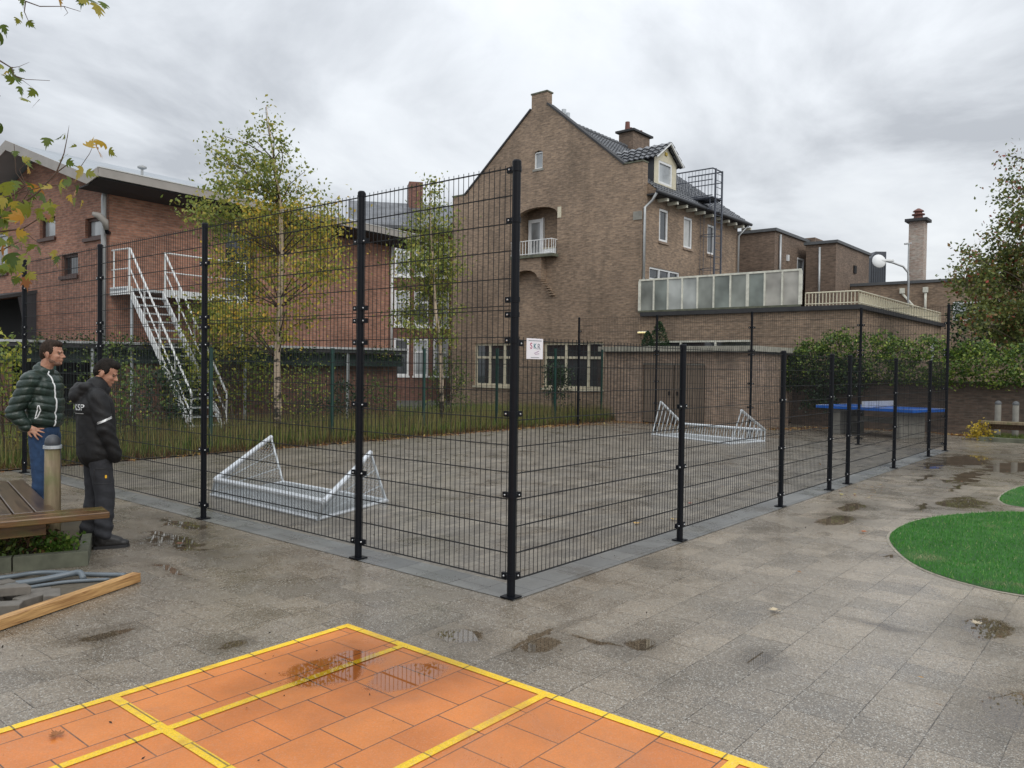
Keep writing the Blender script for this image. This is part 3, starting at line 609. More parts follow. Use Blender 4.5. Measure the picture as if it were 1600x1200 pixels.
goal((13.75,3.62,0),(14.15,6.05,0),(12.52,3.92,0),(13.35,6.42,0),(13.85,3.66,.28),(14.2,6.0,.28),(12.75,3.78,.78),(13.55,6.30,.86),
     'galvanised goal with upright bars lying on its back before the brick shed','bars',gg)
# ================================================================== BUILDINGS: helpers
def pb(m,plane,pos,d0,d1,a0,a1,z0,z1):
    """box by depth in front (negative) / behind (positive) of a facade plane x=pos or y=pos"""
    return m.box(pos+d0,pos+d1,a0,a1,z0,z1) if plane=='x' else m.box(a0,a1,pos+d0,pos+d1,z0,z1)
def window(par,plane,pos,a0,a1,z0,z1,mull=(),trans=(),fm='white',gm='glass',fw=0.055,rec=0.10,sill=None,name='window',curtain=None,sproud=0.05):
    m=MB(); d0,d1=rec-0.05,rec+0.012
    pb(m,plane,pos,d0,d1,a0,a0+fw,z0,z1); pb(m,plane,pos,d0,d1,a1-fw,a1,z0,z1)
    pb(m,plane,pos,d0,d1,a0+fw,a1-fw,z0,z0+fw); pb(m,plane,pos,d0,d1,a0+fw,a1-fw,z1-fw,z1)
    for k in mull: pb(m,plane,pos,d0+.002,d1-.002,k-fw/2,k+fw/2,z0+fw,z1-fw)
    xs=[a0+fw]+sum([[k-fw/2,k+fw/2] for k in mull],[])+[a1-fw]
    for k in trans:
        for i in range(0,len(xs),2): pb(m,plane,pos,d0+.004,d1-.004,xs[i],xs[i+1],k-fw/2,k+fw/2)
    f=m.build(name,M[fm],par)
    g=MB(); pb(g,plane,pos,rec+0.002,rec+0.008,a0+fw*.5,a1-fw*.5,z0+fw*.5,z1-fw*.5); g.build('pane',M[gm],f)
    if curtain:
        for (c0,c1) in curtain:
            g=MB(); pb(g,plane,pos,rec-0.004,rec+0.001,c0,c1,z0+fw,z1-fw); g.build('curtain',M['curtain'],f)
    if sill:
        s=MB(); pb(s,plane,pos,-sproud,rec-0.052,a0-0.06,a1+0.06,z0-0.09,z0-0.002); s.build('sill',M[sill],par)
    return f
def rect(a0,a1,z0,z1): return [(a0,z0),(a1,z0),(a1,z1),(a0,z1)]
M['curtain']=plain('net_curtain',(0.55,0.56,0.55),0.9,0,0.1)
def downpipe(par,pts,r=0.045,mt='zinc',name='downpipe'):
    return MB().tube(pts,r,10).build(name,M[mt],par,smooth=True)
# ================================================================== SCHOOL (frame FS)
sc=thing('school_building','red brick school building with shallow metal roof and upturned grey eaves','building',(0,0,0),FS)
wins=[(0.29,1.26,4.95,5.48),(2.92,3.85,5.15,5.73),(1.65,2.56,4.02,4.61),(5.91,6.9,4.34,5.55),(5.6,6.4,2.0,2.9)]
ridge_b,ridge_z=4.0,7.55
def roofz(y,base=6.03): return base+0.0+(ridge_z-6.05)*min(y,8.0-y)/4.0
m=MB()
m.wall('x',0.0,[(0,0),(8.0,0),(8.0,6.0),(4.0,7.5),(0,6.0)],[rect(*w) for w in wins])
m.wall('y',0.0,[(0,0),(10.3,0),(10.3,6.05),(0,6.05)],[rect(3.4,4.4,3.55,5.6)])
m.wall('x',10.3,[(0,0),(8.0,0),(8.0,6.0),(4.0,7.5),(0,6.0)],(),sgn=-1); m.wall('y',8.0,[(0,0),(10.3,0),(10.3,6.05),(0,6.05)])
m.build('wall',M['school_brick'],sc)
# roof profile across the building: gutter lip, valley, ridge, other slope
prof=[(-1.0,6.36),(-0.52,6.25),(4.0,7.76),(8.5,6.2),(8.5,6.02),(4.0,7.55),(-0.5,6.06),(-0.95,6.17),(-1.0,6.17)]
m=MB(); m.ext(prof,'x',-0.80,11.0); rf=m.build('roof',[M['roof_metal']],sc)
m=MB()   # barge board on the gable and fascia along the lip
m.ext([(-1.0,6.375),(-0.52,6.27),(4.0,7.79),(8.5,6.22),(8.5,6.0),(4.0,7.52),(-0.50,6.035),(-0.97,6.15),(-1.0,6.15)],'x',-0.83,-0.802); m.build('barge_board',M['fascia'],sc)
MB().box(-0.80,11.0,-1.03,-1.002,6.165,6.375).build('fascia',M['fascia'],sc)
MB().box(-0.82,11.02,-1.045,-0.98,6.377,6.40).build('eave_trim',plain('aluminium_trim',(0.62,0.62,0.60),0.4,0.3),sc)
m=MB(); m.ext([(-0.95,6.160),(-0.50,6.050),(0.0,6.02),(0.0,5.985),(-0.5,6.02),(-0.95,6.13)],'x',-0.78,10.98); m.build('soffit',M['soffit'],sc)
for w,gm in zip(wins,('glass_light','glass_light','glass','glass_light','glass')):
    window(sc,'x',0.0,*w,fm='frame_brown' if w[0]<5 else 'white',gm=gm,fw=0.07,rec=0.13,sill='frame_brown',sproud=0.06)
window(sc,'y',0.0,3.4,4.4,3.55,5.6,(),(),fm='frame_brown',gm='glass',rec=0.1,name='door')
downpipe(sc,[(-0.06,0.10,6.1),(-0.10,0.10,5.9),(-0.10,0.10,0.0)],0.065)
downpipe(sc,[(10.22,-0.08,6.0),(10.22,-0.08,2.3)],0.05,'white')
MB().rod((1.2,0.6,6.5),(1.2,0.6,6.95),0.035,8).lathe((1.2,0.6,6.95),[(0.03,0),(0.12,0.04),(0.12,0.08),(0.02,0.13)],12).build('roof_vent',M['zinc'],sc)
# dark sloping canopy on the gable side
cn=thing('canopy','black sloping canopy fixed to the school wall at the left edge','canopy',(-0.6,5.6,2.3),FS)
m=MB(); m.ext([(0.0,3.72),(-1.5,3.35),(-1.5,3.27),(0.0,3.62)],'y',4.0,8.2); m.build('roof_sheet',M['dark_edge'],cn)
m=MB(); m.ext([(-0.02,3.62),(-0.02,1.6),(-0.12,1.6),(-0.5,3.48)],'y',4.02,4.06); m.build('side_panel',M['soffit'],cn)
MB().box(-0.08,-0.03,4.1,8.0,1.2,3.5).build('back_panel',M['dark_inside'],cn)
# wall lamp on a bracket
lw=thing('wall_lamp','white curved flood lamp on a bracket beside the school downpipe','lamp',(-0.25,-0.1,5.05),FS)
MB().tube([(-0.02,-0.02,5.0),(-0.12,-0.12,4.98),(-0.20,-0.22,5.05)],0.05,8).build('bracket',M['black_metal'],lw,smooth=True)
MB().tube([(-0.20,-0.22,5.05),(-0.26,-0.28,5.22),(-0.40,-0.24,5.36),(-0.52,-0.16,5.40)],[0.06,0.085,0.085,0.05],12).build('lamp_head',M['fascia'],lw,smooth=True)
# steel escape stair: landing along the wall, flight coming out towards the camera
st=thing('escape_stair','white galvanised outdoor steel stair up to a landing on the school wall','stairs',(0.5,-2.0,0.0),FS)
MB().box(0.0,3.5,-0.84,-0.02,3.50,3.56).build('landing_floor',M['galv_dull'],st)
MB().box(0.0,0.08,-0.88,0.0-0.02,3.40,3.60).build('landing_beam',M['white'],st)
MB().box(0.08,0.12,-0.90,-0.85,3.40,3.60).box(0.97,3.5,-0.90,-0.85,3.40,3.60).build('landing_beam',M['white'],st)
run=2.7; top=3.56; y0=-0.88; y1=-0.88-run
for x in (0.10,0.95):
    m=MB(); m.ext([(y0,top-0.02),(y0,top-0.26),(y1,-0.02),(y1,0.22)],'x',x-0.02,x+0.02); m.build('stringer',M['white'],st)
nst=17
for k in range(1,nst):
    z=top-(top)*k/nst; y=y0-run*k/nst
    MB().box(0.125,0.925,y-0.02,y+0.20,z-0.035,z).build('tread',M['galv'],st)
for x in (0.06,0.99):
    m=MB(); m.tube([(x,y0,4.55),(x,y1,0.98)],0.026,8).tube([(x,y0,4.05),(x,y1,0.48)],0.02,6)
    for k in range(0,5): 
        q=k/4; m.rod((x,y0-run*q,4.55-3.57*q),(x,y0-run*q,3.5-3.5*q),0.02,6)
    m.build('handrail',M['white'],st)
m=MB(); m.tube([(0.04,-0.05,4.55),(0.04,-0.86,4.55)],0.022,6).tube([(0.04,-0.05,4.05),(0.04,-0.86,4.05)],0.018,6).rod((0.04,-0.15,3.55),(0.04,-0.15,4.55),0.02,6).rod((0.04,-0.86,3.55),(0.04,-0.86,4.55),0.022,6).build('handrail',M['white'],st)
m=MB(); m.tube([(1.0,-0.87,4.55),(3.45,-0.87,4.55)],0.022,6).tube([(1.0,-0.87,4.05),(3.45,-0.87,4.05)],0.018,6)
for x in (1.02,2.2,3.45): m.rod((x,-0.87,3.6),(x,-0.87,4.55),0.02,6)
m.build('handrail',M['white'],st)
for x,y in ((0.15,-0.8),(3.4,-0.8)): MB().rod((x,y,0),(x,y,3.45),0.04,8).build('column',M['galv_dull'],st)
# ================================================================== LOW GARDEN BUILDING (flat canopy roof) seen through the fences, frame along its front
FL=frame(-12.4,18.65,27.8)
M['out_brick']=brickmat('outbuilding_brick',(0.20,0.10,0.07),(0.13,0.065,0.05),(0.13,0.10,0.08),dirtamt=0.5)
lb=thing('low_outbuilding','long low brick outbuilding with flat dark roof behind the birch garden','building',(0,0,0),FL)
MB().box(-2.5,10.35,-0.35,2.4,2.03,2.17).build('flat_roof',M['dark_edge'],lb)
MB().box(-2.5,10.37,-0.39,-0.352,2.13,2.19).build('gutter',M['zinc'],lb)
MB().box(-2.5,10.3,-0.06,0.0,1.66,2.0).build('fascia_band',plain('dark_green_band',(0.012,0.03,0.026),0.6),lb)
m=MB(); m.wall('y',0.25,[(4.9,0),(10.25,0),(10.25,2.0),(4.9,2.0)]); m.wall('y',0.05,[(2.95,0),(3.85,0),(3.85,2.0),(2.95,2.0)]); m.wall('y',0.05,[(-1.2,0),(-0.6,0),(-0.6,1.9),(-1.2,1.9)]); m.wall('y',0.05,[(0.2,0),(0.5,0),(0.5,1.9),(0.2,1.9)]); m.wall('x',10.25,[(0.25,0),(2.5,0),(2.5,1.9),(0.25,1.9)])
m.build('wall',M['out_brick'],lb)
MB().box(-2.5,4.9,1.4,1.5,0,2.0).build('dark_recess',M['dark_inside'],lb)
for x in (2.2,5.8,8.6): MB().rod((x,-0.28,0),(x,-0.28,2.03),0.04,8).build('column',M['galv_dull'],lb)
# ================================================================== MAIN HOUSE (frame FC)
UG,VS=21.5,11.62
hs=thing('gable_house','tall brown brick gable house with chimney block on the apex and grey tiled roof','house',(UG,16.6,0),FC)
arch=[(15.58,6.32),(17.68,6.32),(17.68,7.98)]+[(16.63+1.05*math.cos(t),7.98+0.36*math.sin(t)) for t in np.linspace(0.2,PI-0.2,9)]+[(15.58,7.98)]
smallw=[(16.38,9.92),(16.82,9.92),(16.82,10.58)]+[(16.6+0.2*math.cos(t),10.58+0.1*math.sin(t)) for t in (0.6,PI/2,PI-0.6)]+[(16.38,10.58)]
gl=[(VS,0),(21.5,0),(21.5,9.35),(20.72,9.35),(17.0,12.42),(17.0,13.02),(16.2,13.02),(16.2,12.50),(12.47,9.46),(VS,9.46)]
ww=[rect(17.65,20.05,0.86,2.72),rect(13.25,16.2,0.86,2.72)]
m=MB(); m.wall('x',UG,gl,[arch,smallw]+ww,depth=0.22)
m.wall('x',UG+0.35,[(VS,9.0),(12.47,9.46),(16.2,12.50),(16.2,13.02),(17.0,13.02),(17.0,12.42),(20.72,9.35),(21.5,9.35),(21.5,9.0)])
for (a,z),(b_,z2) in zip(gl[2:],gl[3:]+[]): m.add([(UG,a,z),(UG+0.35,a,z),(UG+0.35,b_,z2),(UG,b_,z2)],[(0,1,2,3)])
m.add([(UG,VS,8.3),(UG+0.35,VS,8.3),(UG+0.35,VS,9.46),(UG,VS,9.46)],[(0,1,2,3)])
sw=[(22.78,23.5,6.66,7.93),(24.8,25.55,6.66,7.93),(26.95,27.65,6.66,7.93)]
m.wall('y',VS,[(UG,0),(30.0,0),(30.0,8.3),(UG,8.3)],[rect(*q) for q in sw]+[rect(22.1,24.5,3.8,5.6)],depth=0.16)
m.wall('y',21.5,[(UG,0),(30.0,0),(30.0,8.3),(UG,8.3)]); m.wall('x',30.0,[(VS,0),(21.5,0),(21.5,8.3),(16.6,12.2),(VS,8.3)])
# balcony recess behind the arch
m.add([(UG+0.36,11.16,8.26),(UG+0.36,VS,8.26),(UG+0.36,VS,8.74),(UG+0.36,11.16,8.37)],[(0,1,2,3)])
m.build('wall',M['house_brick'],hs)
MB().ext([(UG+0.225,15.3),(UG+0.82,15.3),(UG+0.82,17.9),(UG+0.225,17.9),(UG+0.225,17.7),(UG+0.76,17.7),(UG+0.76,15.56),(UG+0.225,15.56)],'z',6.3,8.6).build('balcony_recess',M['house_brick'],hs)
MB().box(UG+0.225,UG+0.82,15.3,17.9,8.6,8.65).build('recess_ceiling',M['soffit'],hs)
# coping along the raked parapets and block
m=MB()
for (a,z),(b_,z2) in (((16.2,12.50),(12.47,9.46)),((17.0,12.42),(20.72,9.35))):
    d=Vector((0,b_-a,z2-z)).normalized(); n=Vector((0,-d.z,d.y)) if d.y>0 else Vector((0,d.z,-d.y)); p=Vector((0,a,z)); q=Vector((0,b_,z2))
    if n.z<0: n=-n
    m.add([Vector((x,0,0))+r+n*h for x in (UG-0.05,UG+0.42) for r in (p,q) for h in (0.004,0.075)],[(0,1,3,2),(4,6,7,5),(1,5,7,3),(0,2,6,4),(0,4,5,1),(2,3,7,6)])
m.build('coping',M['dark_edge'],hs)
MB().box(UG-0.03,UG+0.40,16.17,17.03,13.02,13.08).build('block_cap',M['moss_concrete'],hs)
MB().box(UG-0.03,UG+0.38,11.6,12.5,9.462,9.52).build('kneeler_cap',M['moss_concrete'],hs)
MB().box(UG-0.03,UG+0.38,20.7,21.52,9.352,9.41).build('kneeler_cap',M['moss_concrete'],hs)
# tiled roof with raised pantile courses
def tileroof(par,x0,x1,y0,z0,y1,z1,name='roof',dx=0.22,course=0.30,amp=0.022):
    m=MB(); L_=math.hypot(y1-y0,z1-z0); nc=max(1,round(L_/course)); d=Vector((0,(y1-y0)/L_,(z1-z0)/L_)); n=Vector((0,-d.z,d.y)); n=n if n.z>0 else -n
    nx=max(2,int((x1-x0)/dx*4))
    for c in range(nc):
        s0,s1=L_*c/nc,L_*(c+1)/nc
        for i in range(nx):
            xa=x0+(x1-x0)*i/nx; xb=x0+(x1-x0)*(i+1)/nx
            ha=amp*math.sin(2*PI*xa/dx); hb=amp*math.sin(2*PI*xb/dx)
            o=Vector((0,y0,z0))
            p=[o+Vector((xa,0,0))+d*s0+n*(ha+0.035),o+Vector((xb,0,0))+d*s0+n*(hb+0.035),o+Vector((xb,0,0))+d*(s1+0.02)+n*(hb+0.0),o+Vector((xa,0,0))+d*(s1+0.02)+n*(ha+0.0)]
            m.add(p+[p[0]-n*0.035,p[1]-n*0.035],[(0,1,2,3),(4,5,1,0)])
    return m.build(name,M['tiles'],par)
tileroof(hs,UG+0.35,30.3,11.15,8.36,16.6,12.30)
tileroof(hs,UG+0.35,30.3,22.0,8.2,16.6,12.30,dx=0.44,course=0.6)
m=MB()
for k in range(28): 
    x=UG+0.4+k*0.31; m.tube([(x,16.6,12.30),(x+0.30,16.6,12.33)],[0.11,0.125],8)
m.build('ridge_tiles',M['tiles'],hs)
# eave: gutter, soffit, rafter ends
MB().box(UG+0.3,30.3,11.2,VS,8.24,8.30).build('soffit',M['soffit'],hs)
MB().tube([(UG+0.2,11.12,8.33),(30.35,11.12,8.33)],0.07,10).build('gutter',M['slate_dark'],hs,smooth=True)
for k in range(11):
    x=UG+1.1+k*0.78; MB().box(x,x+0.12,11.18,VS-0.004,8.12,8.236).build('rafter_end',M['old_white'],hs)
downpipe(hs,[(UG+0.25,11.15,8.3),(UG+0.35,11.40,8.05),(UG+0.05,11.54,7.75),(UG+0.05,11.54,3.8)],0.05)
downpipe(hs,[(30.1,11.15,8.3),(29.9,11.52,7.8),(29.9,11.52,3.8)],0.05)
MB().box(UG-0.03,UG-0.002,11.62,12.0,7.30,7.62).build('stone_block',M['concrete'],hs)
MB().box(UG-0.02,UG-0.002,15.38,15.56,7.78,8.22).build('stone_block',M['cream'],hs)
for q,cu in zip(sw,([(22.85,23.0)],[(24.86,25.4)],None)): window(hs,'y',VS,*q,fm='white',gm='glass',fw=0.09,rec=0.08,sill='shed_brick',curtain=cu)
window(hs,'y',VS,22.1,24.5,3.8,5.6,(22.9,23.7),(5.15,),fw=0.07,gm='glass',rec=0.08)
window(hs,'x',UG,16.38,16.82,9.92,10.62,fw=0.05,gm='glass_light',rec=0.10,sill='concrete',sproud=0.03)
window(hs,'x',UG,17.65,20.05,0.86,2.72,(19.2,18.35),(2.1,),fm='cream',fw=0.10,gm='glass',rec=0.12,sill='cream')
window(hs,'x',UG,13.25,16.2,0.86,2.72,(14.0,15.1),(2.1,),fm='cream',fw=0.10,gm='glass',rec=0.12,sill='cream')
# balcony
dr=window(hs,'x',UG+0.58,16.85,17.62,6.36,8.0,(),(),fm='white',gm='glass_light',fw=0.14,rec=0.15,name='balcony_door')
MB().box(UG+0.62,UG+0.755,16.79,16.845,6.34,8.02).build('door_frame',M['white'],hs)
m=MB(); m.box(UG-0.42,UG+0.81,15.5,17.72,6.20,6.315); m.build('balcony_slab',M['moss_concrete'],hs)
ap=[(16.15,6.195),(17.7,6.195),(17.7,5.35)]+[(16.95+0.65*math.cos(t),5.35+0.36*math.sin(t)) for t in np.linspace(0.15,PI-0.1,10)]+[(16.25,5.35),(16.15,5.30)]
m=MB(); m.wall('x',UG-0.34,ap); m.box(UG-0.34,UG-0.002,16.12,16.15,5.3,6.19); m.add([(UG-0.34,16.25,5.35),(UG,16.25,5.35),(UG,16.15,5.3),(UG-0.34,16.15,5.3)],[(0,1,2,3)])
ar=[(16.95+0.65*math.cos(t),5.35+0.36*math.sin(t)) for t in np.linspace(0.15,PI-0.1,10)]
for (a,z),(b_,z2) in zip(ar,ar[1:]): m.add([(UG-0.34,a,z),(UG,a,z),(UG,b_,z2),(UG-0.34,b_,z2)],[(0,1,2,3)])
for k in range(7): m.box(UG-0.30+k*0.035,UG-0.002,15.70+0.0,16.22-k*0.07,5.78-k*0.115,5.86-k*0.115) if False else m.box(UG-0.28+k*0.03,UG-0.002,16.14-k*0.085,16.24-k*0.06,5.24-k*0.10,5.295-k*0.10)
m.build('balcony_corbel',M['house_brick'],hs)
r=MB(); r.tube([(UG-0.38,15.55,6.9),(UG-0.38,17.7,6.9)],0.018,6); r.tube([(UG-0.38,15.55,6.36),(UG-0.38,17.7,6.36)],0.015,6)
for k in range(15): r.rod((UG-0.38,15.56+k*0.15,6.33),(UG-0.38,15.56+k*0.15,6.9),0.013,6)
r.tube([(UG-0.38,15.55,6.9),(UG-0.02,15.55,6.9)],0.018,6)
for k in range(2): r.rod((UG-0.26+k*.13,15.55,6.33),(UG-0.26+k*.13,15.55,6.9),0.013,6)
r.build('balcony_railing',M['white'],hs)
# items left on the balcony
bx=thing('storage_box','white storage box on the arched balcony behind the white railing','box',(UG+0.3,16.0,6.32),FC)
MB().obox((UG+0.3,16.05,6.46),(0.4,0.6,0.28),bev=0.01).build('box_body',M['white'],bx); MB().obox((UG+0.3,16.05,6.62),(0.44,0.64,0.035),bev=0.008).build('lid',M['cream'],bx)
# dormer
m=MB(); m.wall('y',11.98,[(22.95,8.95),(24.75,8.95),(24.75,10.05),(23.85,10.62),(22.95,10.05)],[rect(23.3,24.4,9.05,9.95)],depth=0.1); m.build('dormer_front',M['cream'],hs)
m=MB(); m.add([(22.93,11.98,8.9),(22.93,13.5,10.05),(22.93,11.98,10.02)],[(0,1,2)]); m.add([(24.77,11.98,8.9),(24.77,13.5,10.05),(24.77,11.98,10.02)],[(0,1,2)]); m.build('dormer_cheek',M['slate_dark'],hs)
window(hs,'y',11.98,23.3,24.4,9.05,9.95,(),(),fw=0.09,gm='glass_light',rec=0.06,name='dormer_window')
MB().obox((23.85,11.95,10.28),(0.16,0.03,0.12)).build('gable_ornament',plain('yellow_ornament',(0.5,0.36,0.05),0.5),hs)
def slopetile(par,P0,P1,P2,P3,nc,nt,name):
    """tile courses between eave edge P0-P1 and ridge edge P3-P2"""
    P0,P1,P2,P3=[Vector(p) for p in (P0,P1,P2,P3)]; n=(P1-P0).cross(P3-P0).normalized(); n=n if n.z>0 else -n; m=MB()
    S=lambda u,v:(P0*(1-u)+P1*u)*(1-v)+(P3*(1-u)+P2*u)*v
    for c in range(nc):
        for i in range(nt*4):
            u0,u1=i/(nt*4),(i+1)/(nt*4); h0=0.03*math.sin(2*PI*u0*nt); h1=0.03*math.sin(2*PI*u1*nt); v0,v1=c/nc,(c+1)/nc
            p=[S(u0,v0)+n*(h0+0.05),S(u1,v0)+n*(h1+0.05),S(u1,v1)+n*h1,S(u0,v1)+n*h0]; m.add(p+[p[0]-n*0.05,p[1]-n*0.05],[(0,1,2,3),(4,5,1,0)])
    return m.build(name,M['tiles'],par)
slopetile(hs,(22.72,11.72,9.92),(22.72,13.6,9.92),(23.85,14.5,10.72),(23.85,11.72,10.72),4,8,'dormer_roof')
slopetile(hs,(24.98,11.72,9.92),(24.98,13.6,9.92),(23.85,14.5,10.72),(23.85,11.72,10.72),4,8,'dormer_roof')
m=MB()
for s in (-1,1):
    p=Vector((23.85+s*1.1,11.76,9.93)); q=Vector((23.85,11.76,10.68)); m.rod(p,q,0.045,4)
m.build('dormer_verge',M['white'],hs)
# chimney with pots on the ridge
m=MB(); m.box(28.3,29.85,16.2,17.0,11.9,13.02); ch=m.build('chimney',M['dark_brick'],hs)
MB().box(28.15,30.0,16.08,17.12,13.024,13.12).build('chimney_cap',M['dark_edge'],ch)
for k,(x,h) in enumerate(((28.42,0.42),(28.72,0.22),(29.02,0.26),(29.32,0.26),(29.66,0.30))): MB().lathe((x,16.6,13.12),[(0.13 if k==0 else 0.09,0),(0.11 if k==0 else 0.08,h),(0.05,h+0.01)],10).build('chimney_pot',M['pot'],ch)
MB().tube([(23.1,16.5,12.3),(23.1,16.5,12.75)],0.10,10).tube([(23.4,16.5,12.3),(23.4,16.5,12.68)],0.09,10).build('flue',M['galv_dull'],hs)
# roof escape: platform, railing and caged ladder
fe=thing('fire_escape','grey steel roof platform with railing and caged ladder on the gable house','ladder',(26.3,11.2,3.8),FC)
bl=plain('blue_grey_steel',(0.085,0.095,0.12),0.5)
MB().box(25.7,26.65,10.82,12.6,8.76,8.80).build('platform',bl,fe)
r=MB()
for u in (25.75,26.6):
    r.tube([(u,13.3 if u<26 else 12.4,9.95),(u,10.85,9.95)],0.028,6).tube([(u,13.0 if u<26 else 12.2,9.5),(u,10.85,9.5)],0.022,6).tube([(u,12.6,8.86),(u,10.85,8.86)],0.026,6)
    for k in range(13): r.rod((u,10.87+k*0.15,8.86),(u,10.87+k*0.15,9.95),0.008,4)
r.tube([(25.75,10.85,9.95),(26.6,10.85,9.95)],0.028,6)
r.build('railing',bl,fe)
l=MB()
for u in (25.98,26.6): l.box(u-0.03,u+0.03,10.80,10.86,3.9,9.98)
l.build('ladder_rail',bl,fe)
l=MB()
for k in range(21): l.rod((26.0,10.83,4.1+k*0.285),(26.58,10.83,4.1+k*0.285),0.013,5)
l.build('ladder_rungs',bl,fe)
c=MB()
for z in (4.6,5.9,7.3): c.tube([(26.0,10.88,z),(25.95,11.3,z),(26.15,11.55,z),(26.45,11.55,z),(26.62,11.3,z),(26.58,10.88,z)],0.016,5)
for p in ((25.95,11.3),(26.15,11.55),(26.45,11.55),(26.62,11.3)): c.rod((p[0],p[1],4.5),(p[0],p[1],8.6),0.011,5)
c.build('safety_cage',bl,fe)
br=MB()
for z in (8.3,8.74): br.rod((25.75,10.9,z),(25.75,12.2,z),0.03,5).rod((26.6,10.9,z),(26.6,12.2,z),0.03,5)
br.rod((25.75,10.95,8.3),(25.75,10.95,8.8),0.02,4); br.build('bracket',bl,fe)
# ================================================================== TERRACE EXTENSION
VE=3.84; UE=33.4
ex=thing('terrace_extension','low brick extension with flat roof terrace and white edge railing beside the house','building',(UG,7.7,0),FC)
m=MB(); m.wall('x',UG+0.012,[(VE,0),(VS-0.002,0),(VS-0.002,3.66),(VE,3.66)],[rect(7.25,11.3,1.9,2.74)],depth=0.15)
m.wall('y',VE,[(UG+0.012,0),(UE,0),(UE,3.66),(UG+0.012,3.66)],[rect(25.05,25.75,1.9,3.1),rect(31.5,32.6,1.9,3.05)],depth=0.15); m.wall('x',UE,[(VE,0),(VS,0),(VS,3.66),(VE,3.66)])
m.build('wall',M['house_brick'],ex)
MB().box(UG-0.10,UE+0.1,VE-0.14,VS-0.03,3.66,3.80).build('roof_edge',M['dark_edge'],ex)
window(ex,'x',UG+0.012,7.25,11.3,1.9,2.74,(8.6,9.95),(),fm='old_white',gm='glass',fw=0.07,rec=0.06)
window(ex,'y',VE,25.05,25.75,1.9,3.1,(),(),fm='frame_brown',gm='glass_light',rec=0.08); window(ex,'y',VE,31.5,32.6,1.9,3.05,(),(),fm='frame_brown',gm='glass_light',rec=0.08)
def railing(par,p0,p1,z0,z1,n,mt,r0=0.018,panel=None):
    m=MB(); p0=Vector((*p0,0)); p1=Vector((*p1,0)); m.tube([p0+Vector((0,0,z1)),p1+Vector((0,0,z1))],0.026,6); m.tube([p0+Vector((0,0,z0)),p1+Vector((0,0,z0))],0.02,6)
    for k in range(n+1): q=p0.lerp(p1,k/n); m.rod(q+Vector((0,0,z0-.06)),q+Vector((0,0,z1)),r0,4)
    return m.build('railing',M[mt],par)
railing(ex,(UG+0.1,5.5),(UG+0.1,VE),3.88,4.24,15,'cream')
railing(ex,(UG+0.1,VE),(UE-0.2,VE),3.88,4.24,40,'cream')
m=MB()
for k in range(8): 
    a=UG+0.5+k*1.42; m.box(a,a+1.36,VE+0.10,VE+0.13,3.84,4.20)
m.build('infill_panel',M['cream'],ex)
gs=thing('glass_screen','row of grey wired glass panels in flaking white frames on the terrace edge','screen',(UG-0.04,8.6,3.8),FC)
sv=[11.64,11.04,10.46,9.88,9.28,8.66,8.04,7.42,6.82,6.22,5.62]
m=MB(); m.box(UG-0.08,UG-0.02,5.60,11.67,4.975,5.04); m.build('top_rail',M['old_white'],gs)
MB().box(UG-0.10,UG-0.01,5.60,11.67,3.805,3.87).build('bottom_rail',M['moss_concrete'],gs)
for i,v in enumerate(sv): MB().box(UG-0.085,UG-0.015,v-(0.05 if i in (0,7,10) else 0.028),v+(0.05 if i in (0,7,10) else 0.028),3.872,4.972).build('mullion',M['old_white'],gs)
MILK=[glassmat('wired_glass_%d'%k,c,0.25,0.5) for k,c in enumerate(((0.25,0.265,0.24),(0.33,0.345,0.33),(0.21,0.235,0.215),(0.36,0.345,0.31)))]
for i in range(10): MB().box(UG-0.052,UG-0.044,sv[i+1]+0.03,sv[i]-0.03,3.872,4.972).build('pane',MILK[(0,2,1,1,0,2,0,2,3,3)[i]],gs)
# lamp and camera on the wall
la=thing('wall_lamp','short yellow lit tube lamp on the brick wall above the shed roof','lamp',(UG-0.03,11.45,3.02),FC)
ml,t_,b_=mat('lit_tube'); b_.inputs['Base Color'].default_value=(0.9,0.75,0.3,1); b_.inputs['Emission Color'].default_value=(1,0.85,0.45,1); b_.inputs['Emission Strength'].default_value=0.5
MB().obox((UG-0.04,11.45,3.07),(0.05,0.5,0.05),bev=0.008).build('lamp_body',M['white'],la); MB().obox((UG-0.09,11.45,3.05),(0.05,0.46,0.05),bev=0.015).build('tube_cover',ml,la)
# ================================================================== SHED
sh=thing('brick_shed','low flat roofed brick shed with double wooden doors behind the far fence','shed',(17.4,7.9,0),FC)
m=MB(); m.wall('x',17.4,[(5.5,0),(10.5,0),(10.5,2.22),(5.5,2.22)],[rect(6.95,9.1,0.0,1.88)],depth=0.08); m.wall('y',5.5,[(17.4,0),(20.3,0),(20.3,2.22),(17.4,2.22)]); m.wall('x',20.3,[(5.5,0),(10.5,0),(10.5,2.22),(5.5,2.22)]); m.wall('y',10.5,[(17.4,0),(20.3,0),(20.3,2.22),(17.4,2.22)])
m.build('wall',M['shed_brick'],sh)
MB().box(17.25,20.45,5.35,10.65,2.22,2.30).build('roof',M['dark_edge'],sh)
MB().box(17.22,17.248,5.32,10.68,2.24,2.40).box(17.248,20.45,5.32,5.348,2.24,2.40).build('roof_edge',plain('pale_roof_edge',(0.30,0.29,0.24),0.7,0,0.35,5),sh)
MB().box(17.3,20.4,5.4,10.6,2.302,2.37).build('roof_gravel',M['moss_concrete'],sh)
